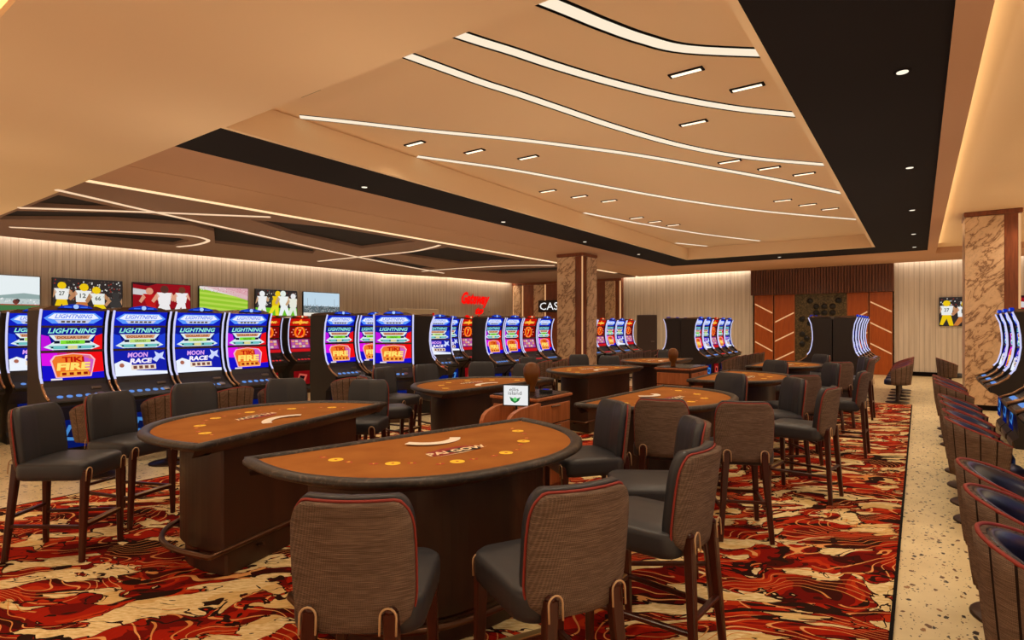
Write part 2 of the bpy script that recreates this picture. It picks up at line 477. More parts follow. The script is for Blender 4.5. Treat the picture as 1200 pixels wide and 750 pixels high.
for (dx,dz) in ((-3.45,1.9),(-3.2,1.75),(-3.0,2.35),(-2.74,2.35),(-2.48,2.35),(-3.0,2.12),(-2.74,2.12),(-2.48,2.12),(-3.45,1.35),(-3.3,1.2),(-3.45,1.0),(-3.1,.9),(-2.3,2.55),(-3.2,2.55),(-2.9,1.5),(-2.3,1.6)):
    M = Matrix.Translation((dx,22.9,dz)) @ Matrix.Rotation(PI/2,4,'X')
    MB().lathe([(.02,.05),(.085,.045),(.1,.02),(.1,-.0)][::-1], 16, M=M).build('disc', M_dark, s)

# columns
def column(x0, y0, ztop, nm, lbl):
    o = D.objects.new(nm, None); COL.objects.link(o); o.location = (x0+.42,y0+.42,0); o['kind'] = 'structure'; o['label'] = lbl
    w = .425; T = ztop
    MB().box(-w+.03,w-.03,-w+.03,w-.03,0,T-.002).build('wood_core', M_colwood, o)
    MB().bbox(-w-.015,w+.015,-w-.015,w+.015,T-.09,T-.001,.01).build('wood_cap', M_colwood, o)
    g = w-.26
    for (a0,a1,b0,b1) in ((-w,g,-w,-w+.03),(-w,-w+.03,-w+.032,w),(w-.03,w,-w+.26,w),):
        MB().bbox(a0,a1,b0,b1,.1,T-.1,.004).build('marble_slab', M_marble, o)
    MB().box(w-.05,w-.015,-w+.012,-w+.03,.1,T-.1).build('light_line', E_orange, o)
    MB().bbox(-w-.01,w+.01,-w-.01,w+.01,0,.1,.01).build('base_trim', M_basebd, o)
    return o
column(-8.56,14.2,ZL,'column','marble and wood column beside the slot bank in the middle distance')
column(.745,14.4,3.9,'column','marble and wood column on the right beside the wall television')

# ---- ceiling
def fill2d(name, outer, holes, z, t, m, top=None):
    cu = D.curves.new(name,'CURVE'); cu.dimensions = '2D'; cu.fill_mode = 'BOTH'; cu.extrude = t/2
    for pts in [outer]+holes:
        sp = cu.splines.new('POLY'); sp.points.add(len(pts)-1)
        for p,(x,y) in zip(sp.points, pts): p.co = (x,y,0,1)
        sp.use_cyclic_u = True
    o = D.objects.new(name, cu); COL.objects.link(o); o.location = (0,0,z+t/2)
    dg = bpy.context.evaluated_depsgraph_get(); dg.update()
    me = D.meshes.new_from_object(o.evaluated_get(dg))
    D.objects.remove(o); D.curves.remove(cu)
    me.materials.clear(); me.materials.append(m)
    n = D.objects.new(name, me); n.location = (0,0,z+t/2); COL.objects.link(n); return struct(n)
def smooth(pts, n=6):
    """Catmull-Rom"""
    out = []
    for i in range(len(pts)-1):
        p0 = pts[max(i-1,0)]; p1 = pts[i]; p2 = pts[i+1]; p3 = pts[min(i+2,len(pts)-1)]
        for k in range(n):
            t = k/n
            out.append(tuple(.5*((2*b)+(-a+c)*t+(2*a-5*b+4*c-d)*t*t+(-a+3*b-3*c+d)*t**3) for a,b,c,d in zip(p0,p1,p2,p3)))
    out.append(pts[-1]); return out
def ribbon(pts, w0, w1=None):
    w1 = w0 if w1 is None else w1
    L = []; R = []; N = len(pts)
    for i,p in enumerate(pts):
        a = pts[max(i-1,0)]; b = pts[min(i+1,N-1)]
        t = Vector((b[0]-a[0], b[1]-a[1])).normalized(); n = Vector((-t.y,t.x)); w = w0+(w1-w0)*i/(N-1)
        L.append((p[0]+n.x*w/2, p[1]+n.y*w/2)); R.append((p[0]-n.x*w/2, p[1]-n.y*w/2))
    return L+R[::-1]

PX0, PX1, PY0, PY1, ZP = -5.9, -1.0, 3.08, 17.7, 4.08
curves = [
 [(-2.45,3.15),(-2.28,3.57),(-2.18,3.84),(-2.07,4.15),(-1.9,4.55),(-1.65,4.95),(-1.02,5.5)],
 [(-3.14,3.53),(-3.04,3.8),(-2.92,4.1),(-2.74,4.6),(-2.45,5.28),(-2.06,6.02),(-1.58,6.72),(-1.02,7.35)],
 [(-3.75,3.53),(-3.65,3.97),(-3.54,4.45),(-3.42,4.85),(-3.27,5.42),(-3.0,6.42),(-2.58,7.6),(-1.98,8.68),(-1.02,9.85)],
 [(-5.85,3.92),(-5.57,4.29),(-4.98,5.12),(-4.32,5.97),(-3.78,6.76),(-3.23,7.65),(-2.65,8.77),(-2.03,10.0),(-1.56,11.03),(-1.02,12.25)],
 [(-5.85,5.82),(-5.6,6.29),(-5.15,7.18),(-4.50,8.86),(-3.69,10.88),(-2.6,13.0),(-1.02,15.3)],
 [(-5.85,10.8),(-5.38,12.71),(-4.65,15.1),(-3.7,17.3)],
 [(-5.8,16.3),(-5.25,17.5)]]
holes = []; strips = []
for i,c in enumerate(curves):
    p = smooth(c, 6); w = (.20,.18,.17,.16,.15,.13,.13)[i]
    holes.append([(min(max(x,PX0+.01),PX1-.01),min(max(y,PY0+.01),PY1-.01)) for x,y in ribbon(p, w)])
    strips.append([(min(max(x,PX0+.02),PX1-.02),y) for x,y in ribbon(p, w*.58)])
fill2d('ceiling', [(PX0,PY0),(PX1,PY0),(PX1,PY1),(PX0,PY1)], holes, ZP, .02, M_ceil)
M_slotblack = mat('slot_black', (12,8,6), .9, spec=.05)
struct(MB().box(PX0,PX1,PY0,PY1,ZP+.035,ZP+.12).build('ceiling', M_slotblack))
for i,sp in enumerate(strips):
    nm = ('nearest','second nearest','third','fourth','fifth','sixth','farthest and shortest')[i]
    fill2d('trim_6', holes[i], [], ZP+.004, .004, M_slotblack)
    o = fill2d('ceiling_light_slot', sp, [], ZP-.003, .006, E_slot); del o['kind']
    tag(o, f'curved glowing light slot in the tan ceiling tray, {nm} of the seven', 'ceiling light', 'curved ceiling light slots')
# tray sides
rt = MB(); rt.box(PX0-.06,PX0,PY0-.02,PY1+.05,ZL,ZP+.1); rt.box(PX1,PX1+.06,PY0-.02,PY1+.05,ZL,ZP+.1); rt.box(PX0,PX1,PY1,PY1+.06,ZL,ZP+.1); rt.box(PX0,PX1,PY0-.02,PY0,ZL,ZP+.1)
struct(rt.build('trim_4', M_ceil))
# black ring
bl = MB(); bl.box(-7.0,-5.96,3.06,19.3,ZL,3.85); bl.box(-.94,.19,3.06,19.3,ZL,3.85); bl.box(-5.96,-.94,17.76,19.3,ZL,3.85)
bl.box(-.94,.19,-7,3.06,ZL,3.85)
struct(bl.build('ceiling', M_black))
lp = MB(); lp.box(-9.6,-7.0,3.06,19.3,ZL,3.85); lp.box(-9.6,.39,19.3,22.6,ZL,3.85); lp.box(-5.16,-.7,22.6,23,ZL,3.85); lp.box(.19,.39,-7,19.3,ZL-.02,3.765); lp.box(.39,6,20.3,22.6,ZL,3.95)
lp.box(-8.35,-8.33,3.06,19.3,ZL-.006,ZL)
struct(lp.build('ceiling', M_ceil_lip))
ns = MB(); ns.box(-18,-.94,1.27,3.06,ZL,4.0)
struct(ns.build('ceiling', M_ceil))
nb = MB(); nb.box(-18,-.94,-7,1.27,4.0,4.1); struct(nb.build('ceiling', M_ceil))
rc = MB(); rc.box(.22,6,-7,20.3,3.90,4.0); struct(rc.build('ceiling', M_ceil))
tag(MB().box(.30,.385,-7,20.2,3.768,3.785).build('cove_light', emit((255,220,172),5.5)), 'long warm cove light line along the right ceiling edge', 'cove light')
tag(MB().box(-18,-.94,1.13,1.22,3.80,3.82).build('cove_light', emit((255,205,150),9.0)), 'bright cove light line in the near left ceiling corner', 'cove light')
struct(MB().box(-18,-.94,1.1,1.27,3.73,3.79).build('trim_5', M_ceil))

# left coffered ceiling
CH = [[(-12.55,3.12),(-11.1,3.12),(-11.52,4.25),(-12.05,3.8)],
 [(-14.11,3.12),(-13.23,3.12),(-11.68,4.52),(-11.58,4.99),(-12.02,5.93),(-12.51,7.24),(-13.43,9.5),(-14.14,9.89),(-14.38,7.24),(-12.58,6.31),(-12.2,5.67),(-12.91,4.47),(-14.56,3.17)],
 [(-10.61,6.0),(-10.05,7.6),(-10.05,9.98),(-12.13,10.01),(-11.46,7.54)],
 [(-10.12,11.2),(-10.2,14.95),(-12.43,14.4),(-12.31,11.43)],
 [(-14.13,11.69),(-13.29,11.48),(-14.09,14.92),(-14.98,15.05)],
 [(-15.88,3.81),(-14.66,5.24),(-14.23,6.32),(-14.45,6.66),(-15.55,6.76),(-15.86,5.31)],
 [(-13.83,16.27),(-10.3,17.3),(-10.6,18.6),(-13.49,18.23)]]
fill2d('ceiling', [(-17.28,3.06),(-9.8,3.06),(-9.8,22.7),(-16.1,22.7),(-16.38,18.35),(-17.28,15.45)], CH, ZL, .07, M_coffer)
fill2d('ceiling', [(-17.28,3.06),(-9.6,3.06),(-9.6,22.7),(-16.1,22.7),(-16.38,18.35),(-17.28,15.45)], [], ZL+.07, .03, M_coffer_dark)
struct(MB().box(-17.7,-9.6,3.06,23.2,4.0,4.1).build('ceiling', M_ceil))
struct(MB().box(-9.8,-9.6,3.06,20.6,3.80,3.9).build('ceiling', M_coffer))
tag(MB().box(-9.80,-9.60,3.06,20.57,3.735,3.76).build('cove_light', emit((255,216,165),1.25)), 'long straight warm light slot along the left soffit', 'ceiling light')
L = {'crossing line running deepest into the left ceiling': [(-10.68,2.98),(-10.92,3.6),(-11.17,4.2),(-11.45,4.95),(-12.2,7.04),(-13.46,10.37),(-14.29,13.07),(-15.18,16.56)],
 'straight line crossing near the left soffit': [(-12.85,3.05),(-11.5,4.45),(-10.8,5.25),(-10.04,6.1)],
 'hooked line near the left wall': [(-15.52,3.54),(-14.91,4.37),(-14.27,5.1),(-13.72,5.95),(-13.62,6.34),(-13.8,6.7),(-14.15,6.95),(-15.03,7.08),(-15.79,6.98)],
 'short curved line crossing in the middle of the left ceiling': [(-15.66,11.17),(-13.34,11.19),(-11.6,11.25),(-10.51,10.97),(-10.0,10.75)],
 'farthest curved line in the left ceiling': [(-15.37,15.57),(-14.39,15.47),(-12.66,15.59),(-11.12,16.0),(-10.16,16.68)]}
for k,pts in L.items():
    o = fill2d('linear_ceiling_light', ribbon(smooth(pts,6), .085), [], ZL-.012, .012, E_line); del o['kind']
    tag(o, 'thin glowing ceiling light, '+k, 'ceiling light', 'thin light lines of the left ceiling')
tag(MB().box(-17.48,-17.34,-6,15.4,3.90,3.92).build('wall_wash_light', emit((255,236,214),14.)), 'light line washing the top of the left slatted wall', 'wall washer', 'wall washers')
def wash(a,b,nm,k=18.):
    a = Vector((*a,0)); b = Vector((*b,0)); Ln=(b-a).length
    o = MB().box(0,Ln,-.16,-.03,3.88,3.90).build('wall_wash_light', emit((255,232,205),k)); o.location = a; o.rotation_euler=(0,0,math.atan2(b.y-a.y,b.x-a.x))
    tag(o, nm, 'wall washer', 'wall washers')
wash((-17.5,15.4),(-16.6,18.3),'light line washing the top of the angled slatted wall')
wash((-16.6,18.3),(-16.35,22.6),'light line washing the wall above the red neon sign')
wash((-10.5,23),(-5.2,23),'light line washing the top of the pale far wall left of the portal',11.)
wash((-.66,23),(6,23),'light line washing the top of the far wall right of the portal',7.)

# rectangular recessed fixtures and small downlights
rects = [(-1.81,5.38),(-1.42,6.08),(-2.19,6.77),(-2.27,8.67),(-1.87,9.38),(-1.49,10.07),(-2.14,11.95),(-1.81,12.66),(-1.5,13.39),(-5.45,5.38),(-5.02,6.1),(-4.57,6.77),(-5.42,8.66),(-5.17,9.37),(-4.88,10.03),(-5.15,11.97),(-4.99,12.66),(-4.8,13.34),(-5.15,3.54)]
def spot(x,y,z,W,size=2.6,blend=1.,col=(1,.80,.56),r=.14):  # used at the modelled fixtures and for added fill without fixtures
    l = D.lights.new('downlight_and_fill','SPOT'); l.energy = W; l.spot_size = size; l.spot_blend = blend; l.color = col; l.shadow_soft_size = r
    o = D.objects.new('downlight_and_fill', l); COL.objects.link(o); o.location = (x,y,z); return o
t0 = None
for i,(x,y) in enumerate(rects):
    side = 'right' if x > -3 else 'left'
    row = sum(1 for q in rects[:i] if (q[0] > -3) == (x > -3))+1
    o_ = ['first','second','third','fourth','fifth','sixth','seventh','eighth','ninth','tenth'][row-1]
    if i == 18: lab = 'small rectangular ceiling light by itself at the near left edge of the tray'
    else: lab = f'small rectangular ceiling light, {o_} from the near end on the {side} side of the tray'
    if t0 is None:
        t0 = thing('recessed_ceiling_light', lab, 'ceiling light', (x,y,ZP), 0, 'small rectangular ceiling lights')
        MB().box(-.165,.165,-.045,.045,-.012,0).build('frame', M_black, t0)
        MB().box(-.14,.14,-.024,.024,-.016,-.012).build('diffuser', E_rect, t0)
    else: copy_tree(t0, (x,y,ZP), 0, lab)
    spot(x,y,ZP-.03,62,2.4)
t1 = None
dls = [(-6.74,5.61,'first'),(-6.74,9.1,'second'),(-6.7,12.42,'third'),(-6.6,15.5,'fourth'),(-.11,5.63,'first'),(-.1,9.09,'second'),(-.1,12.45,'third'),(-.1,15.71,'fourth'),(-.1,18.3,'fifth'),(-3.42,18.6,'')]
for x,y,w in dls:
    lab = f'tiny round downlight in the black band, {w} along its {"left" if x < -5 else "right"} side' if w else 'tiny round downlight in the far stretch of the black band'
    if t1 is None:
        t1 = thing('downlight', lab, 'ceiling light', (x,y,ZL), 0, 'tiny downlights in the black band')
        MB().lathe([(.045,0),(.045,-.006),(.06,-.006),(.06,0)][::-1],16).build('bezel', M_black, t1)
        MB().lathe([(.001,-.009),(.042,-.009),(.042,-.004),(.001,-.004)],16).build('lens', E_dl, t1)
    else: copy_tree(t1, (x,y,ZL), 0, lab)
    spot(x,y,ZL-.03,85,2.5)

# ------------------------------------------------------------------ TELEVISIONS
def player(a, x, y, s, jersey, pants, skin, helm, asp=None, lean=0., num=None):
    """running figure drawn on a screen; s = height"""
    r = a.w/a.h
    def q(u,v): return (x+(u+lean*v)*s/r, y+v*s)
    a.up()
    a.poly([q(-.13,.42),q(.13,.42),q(.22,.0),q(.08,.0),q(0,.28),q(-.12,.02),q(-.26,.04)], pants)
    a.poly([q(-.16,.42),q(.16,.42),q(.21,.78),q(-.21,.78)], jersey)
    a.poly([q(-.21,.78),q(-.14,.66),q(-.3,.46),q(-.37,.52)], skin)
    a.poly([q(.21,.78),q(.14,.66),q(.3,.5),q(.38,.56)], skin)
    a.up(); a.circ(x+lean*.9*s/r, y+.88*s, .075*s/r*1.6, helm, 12)
    if num: a.text(num, x+lean*.6*s/r, y+.62*s, .16*s/r, .14*s, (60,70,60), 0, .02)
def crowd(a, n, v0, v1, cols, sz=.02):
    a.up()
    for _ in range(n):
        u = random.uniform(.01,.97); v = random.uniform(v0,v1); c = random.choice(cols)
        a.poly([(u,v),(u+sz,v+sz*.3),(u+sz*.9,v+sz*2.2),(u+.1*sz,v+sz*1.9)], c)
def tv_art(a, kind):
    a.k = .95
    if kind == 'lake':
        a.rect(0,0,1,1,(236,244,246)); a.up()
        a.poly([(0,.38),(.2,.5),(.5,.44),(.8,.52),(1,.48),(1,.25),(0,.25)],(150,172,170)); a.up()
        a.rect(0,.18,1,.36,(196,208,206)); crowd(a,60,.18,.34,[(220,226,226),(170,186,186),(240,240,240)]); a.up(); a.rect(0,.0,1,.2,(70,120,70)); a.rect(0,.17,1,.2,(190,60,50))
        a.up(); a.circ(.72,.3,.03,(40,40,40)); a.circ(.70,.27,.04,(120,60,50))
    elif kind in ('football','football2'):
        a.rect(0,0,1,1,(52,44,42)); crowd(a,150,.35,.95,[(200,196,190),(40,36,36),(120,112,104),(90,70,60),(230,228,222),(150,50,36)])
        if kind == 'football':
            player(a,.12,.0,.9,(240,240,236),(240,200,20),(190,140,100),(240,200,20),num='27')
            player(a,.38,-.1,.98,(240,240,236),(200,120,60),(190,130,90),(240,200,20),lean=.1,num='12')
            player(a,.68,-.15,.95,(236,238,232),(240,210,20),(180,130,90),(240,200,20),lean=-.15,num='66')
            player(a,.9,-.2,.85,(60,56,54),(200,196,190),(190,140,100),(60,56,54))
        else:
            a.up(); a.rect(0,0,1,.3,(110,190,40))
            player(a,.15,.0,.95,(240,240,240),(240,240,240),(200,160,120),(240,240,240))
            player(a,.42,-.02,1.0,(236,196,20),(236,226,40),(60,60,60),(240,200,20),lean=.2)
            player(a,.7,-.05,1.05,(240,244,240),(240,244,244),(200,160,120),(230,240,230),lean=-.1)
            player(a,.9,-.05,.95,(236,236,220),(230,236,220),(200,160,120),(236,236,236))
    elif kind == 'soccer':
        a.rect(0,0,1,1,(150,18,28)); a.up(); a.poly([(0,.62),(.3,.58),(.3,.75),(0,.82)],(210,206,206)); a.poly([(0,.95),(.25,.9),(.4,1),(0,1)],(60,20,26))
        a.rect(0,0,1,.2,(120,16,24))
        player(a,.32,-.1,.95,(190,24,28),(190,30,30),(220,150,120),(220,150,120),lean=-.1)
        player(a,.53,-.15,1.1,(242,238,238),(242,238,238),(226,160,130),(90,50,40))
        player(a,.82,-.02,.95,(242,238,238),(242,238,238),(226,160,130),(110,60,40),lean=.05)
    elif kind == 'pitch':
        a.rect(0,0,1,1,(150,200,50)); a.up()
        for k in range(5): a.poly([(0,.05+.17*k),(1,-.1+.17*k),(1,-.02+.17*k),(0,.13+.17*k)],(184,218,80))
        a.up(); a.poly([(.1,1),(1,.55),(1,1)],(222,168,176)); a.poly([(.0,1),(.45,1),(1,.72),(1,.6),(0,.92)],(230,220,216)); crowd(a,60,.8,.95,[(214,120,130),(230,190,196),(240,236,236)],.015)
        a.up(); a.rect(.46,.0,.48,.06,(240,240,240))
    elif kind == 'stadium':
        a.rect(0,0,1,1,(196,220,236)); a.up(); a.rect(0,.0,1,.42,(96,108,112)); crowd(a,240,.12,.46,[(30,34,36),(220,224,226),(90,60,60),(60,90,80),(200,200,206)],.014)
        a.up(); a.rect(.0,.0,.5,.14,(240,230,214))
        for u in (.1,.3,.85): a.rect(u,.45,u+.008,.75,(130,140,150))
def tv(name, o, ex, w, h, kind, label, dep=.05):
    """o = lower-left corner as seen from the room"""
    o = Vector(o); ex = Vector(ex); n = ex.cross(Vector((0,0,1)))
    r = thing(name, label, 'television', tuple(o+ex*(w/2)), math.atan2(ex.y,ex.x), 'wall televisions')
    MB().bbox(-w/2-.015,w/2+.015,.0,.058,-.015,h+.015,.006).build('bezel', M_dark, r)
    a = Art((-w/2,-.001,0),(1,0,0),(0,0,1),w,h,.0006); tv_art(a, kind); a.build('screen', r)
    return r
kinds = ['lake','football','soccer','pitch','football2','stadium']
tl = ['showing a pale lake shore','showing footballers in white jerseys and yellow trousers','showing soccer players in white on red','showing an empty green pitch','showing a yellow and white football tackle','showing a stadium crowd under pale blue sky']
for i,k in enumerate(kinds):
    y = 3.78+1.76*i
    tv('television', (-17.42,y-.75,2.0), (0,1,0), 1.5, .84, k, 'wide wall television '+tl[i])
tv('television', (.54,22.92,1.66), (1,0,0), 1.5, .9, 'football', 'television on the far right wall, beside the marble column, showing footballers')
tv('television', (2.45,22.92,1.66), (1,0,0), 1.5, .9, 'soccer', 'television showing red soccer scene, seen right of the marble column')
s = MB().bbox(.35,2.6,-.07,-.012,1.3,2.36,.01).build('blank_wall_board', mat('pale_board',(214,200,176),.6))
s.location = (-17.5,15.4,0); s.rotation_euler = (0,0,math.atan2(2.9,.9)); tag(s,'blank pale board low on the angled slatted wall left of the red neon sign','board')

# red neon script sign
nx0 = Vector((-16.53,19.15,0)); nx1 = Vector((-16.43,21.1,0)); ex = (nx1-nx0).normalized(); wN = (nx1-nx0).length
s = thing('neon_sign', 'glowing red neon script sign on the slatted wall', 'sign')
off = ex.cross(Vector((0,0,1)))*.02
a = Art(tuple(nx0+off+Vector((0,0,1.55))), tuple(ex), (0,0,1), wN, 1.6); a.k = 1.0
R_ = (250,14,8)
a.text('Gateway', .5,.80,.98,.44,R_,.5,.045); a.text('to', .62,.50,.30,.22,R_,.5,.05); a.text('Riches', .5,.20,.95,.34,R_,.5,.035)
a.build('neon_lettering', s)
bb = MB()
for k in range(5):
    p = nx0+ex*(.3+.4*k)
    bb.box(p.x-.04,p.x+.045,p.y-.01,p.y+.01,1.9+.1*k,1.92+.1*k)
bb.build('standoff', M_dark, s)

# ------------------------------------------------------------------ SLOT MACHINES
# local frame: faces -Y, centre of the screen plane at y=0
PROF = [(-.075,1.84),(-.02,1.70),(.005,1.52),(.01,1.36),(-.01,1.20),(-.05,1.06),(-.12,.95),(-.22,.87),(-.34,.82)]
def slot_art(kind):
    def seg(z0,y0,z1,y1,wid=.60):
        o = Vector((-wid/2,y0-.012,z0)); e = Vector((0,y1-y0,z1-z0)); return o, (1,0,0), tuple(e.normalized()), wid, e.length
    res = []
    W = (236,240,255)
    # top header
    a = Art(*seg(1.655,-.012,1.83,-.075)); a.k = 1.0
    if kind == 'seven':
        a.rect(0,0,1,1,(190,16,8)); a.up(); a.poly([(.05,.45),(.4,.6),(.5,.95),(.6,.6),(.95,.45),(.6,.35),(.5,.1),(.4,.35)],(255,150,30)); a.up(); a.text('LIGHTNING',.5,.48,.7,.34,(255,220,90),.3,.02)
    else:
        a.rect(0,0,1,1,(16,30,190)); a.up(); a.poly([(.02,.5),(.16,.86),(.84,.86),(.98,.5),(.84,.14),(.16,.14)],(90,150,255)); a.up()
        a.poly([(.08,.5),(.18,.8),(.82,.8),(.92,.5),(.82,.42),(.18,.42)],W); a.poly([(.2,.38),(.8,.38),(.74,.16),(.26,.16)],(200,206,230)); a.up()
        a.text('LIGHTNING',.5,.63,.62,.28,(110,140,240),.3,.02)
        for k in range(5): a.rect(.3+.085*k,.2,.36+.085*k,.33,(90,80,70))
    res.append(('header_screen',a))
    # middle
    a = Art(*seg(1.365,-.0,1.63,-.008)); a.k = 1.0
    if kind == 'seven':
        a.rect(0,0,1,1,(120,8,8)); a.up(); a.circ(.5,.5,.26,(255,120,20)); a.up(); a.circ(.5,.5,.17,(200,16,10)); a.up(); a.text('7',.5,.5,.16,.5,(255,200,80),.2,.03)
        for k in range(10):
            a.rect(.5+.36*math.cos(k*.628)-.03,.5+.40*math.sin(k*.628)-.05,.5+.36*math.cos(k*.628)+.03,.5+.40*math.sin(k*.628)+.05,(255,140,120))
    else:
        fire = kind == 'fire'
        a.rect(0,0,1,1,(14,22,140)); a.up()
        a.poly([(0,.0),(.2,.0),(.12,.62),(0,.7)],(190,20,220) if fire else (30,60,210)); a.poly([(1,0),(.8,0),(.88,.62),(1,.72)],(235,20,24) if fire else (30,60,210)); a.up()
        a.poly([(.12,.68),(.88,.68),(.78,.40),(.96,.14),(.82,.02),(.18,.02),(.04,.14),(.22,.40)],(222,236,240)); a.up()
        a.text('LIGHTNING',.5,.86,.80,.22,(150,240,220),.3,.025)
        a.poly([(.2,.65),(.8,.65),(.76,.48),(.24,.48)],(216,150,110)); a.rect(.3,.27,.7,.44,(130,220,50) if fire else (190,220,120))
        a.poly([(.1,.2),(.9,.2),(.8,.05),(.2,.05)],(110,190,190)); a.rect(.42,.05,.58,.2,(240,220,120)); a.up()
        a.text('DOLLAR LINK',.5,.565,.5,.11,(120,60,40),0,.02)
        for u in (.24,.74): a.rect(u-.04,.3,u+.05,.42,(20,24,40))
        for u in (.15,.38,.6,.83): a.rect(u,.09,u+.04,.16,(20,30,50))
        a.text('GRAND',.5,.355,.22,.1,(40,90,20),0,.02)
    res.append(('middle_screen',a))
    # lower game
    a = Art(*seg(1.02,-.075,1.335,.002)); a.k = 1.0
    if kind == 'seven':
        a.rect(0,0,1,1,(110,20,60)); a.up(); a.poly([(.06,.3),(.94,.3),(.9,.95),(.1,.95)],(150,60,150)); a.up()
        for i in range(5):
            for j in range(3): a.rect(.12+.155*i,.34+.2*j,.25+.155*i,.50+.2*j,[(220,190,180),(190,90,160),(230,150,110)][(i+j)%3])
        a.rect(0,.0,1,.22,(200,24,30))
    elif kind == 'fire':
        a.rect(0,0,1,1,(24,16,200)); a.up(); a.poly([(.6,.2),(1,.25),(1,1),(.6,1)],(240,16,20)); a.poly([(0,.55),(.4,.5),(.4,1),(0,1)],(220,20,230)); a.poly([(.3,.15),(.7,.15),(.75,1),(.25,1)],(216,40,60)); a.up()
        a.poly([(.2,.08),(.13,.72),(.2,.90),(.5,.97),(.8,.90),(.87,.72),(.78,.08)],(250,190,200)); a.up()
        a.poly([(.22,.11),(.16,.70),(.22,.87),(.5,.94),(.78,.87),(.84,.70),(.76,.11)],(240,120,40)); a.poly([(.66,.9),(.78,.87),(.84,.70),(.78,.2),(.7,.4)],(190,80,220)); a.up()
        a.text('TIKI',.5,.74,.36,.2,(190,20,10),0,.04); a.text('FIRE',.5,.48,.56,.28,(255,225,110),.1,.05)
        a.poly([(.26,.13),(.74,.13),(.72,.3),(.28,.3)],(250,170,60)); a.up()
        for u in (.3,.42,.54,.65): a.rect(u,.16,u+.07,.26,(150,20,10))
        a.rect(.12,.0,.3,.06,(240,230,230))
    else:
        a.rect(0,0,1,1,(22,30,170)); a.up(); a.poly([(0,.0),(1,.0),(1,.12),(.4,.2),(.3,.5),(.14,.62),(0,.5)],(238,244,255)); a.circ(.12,.40,.085,(236,236,246)); a.poly([(.72,.62),(.8,.75),(.78,.95),(.87,.84),(.97,.92),(.93,.72),(.98,.58),(.87,.66),(.8,.5)],(206,216,255)); a.up()
        a.circ(.13,.42,.045,(170,100,80)); a.text('MOON',.45,.82,.4,.2,(222,160,240),.2,.04); a.text('RACE',.5,.58,.44,.2,(250,240,255),.2,.05)
        a.rect(.3,.22,.78,.42,(240,220,200)); a.up()
        for k in range(4): a.rect(.34+.11*k,.26,.41+.11*k,.38,(120,70,60))
    res.append(('game_screen',a))
    return res
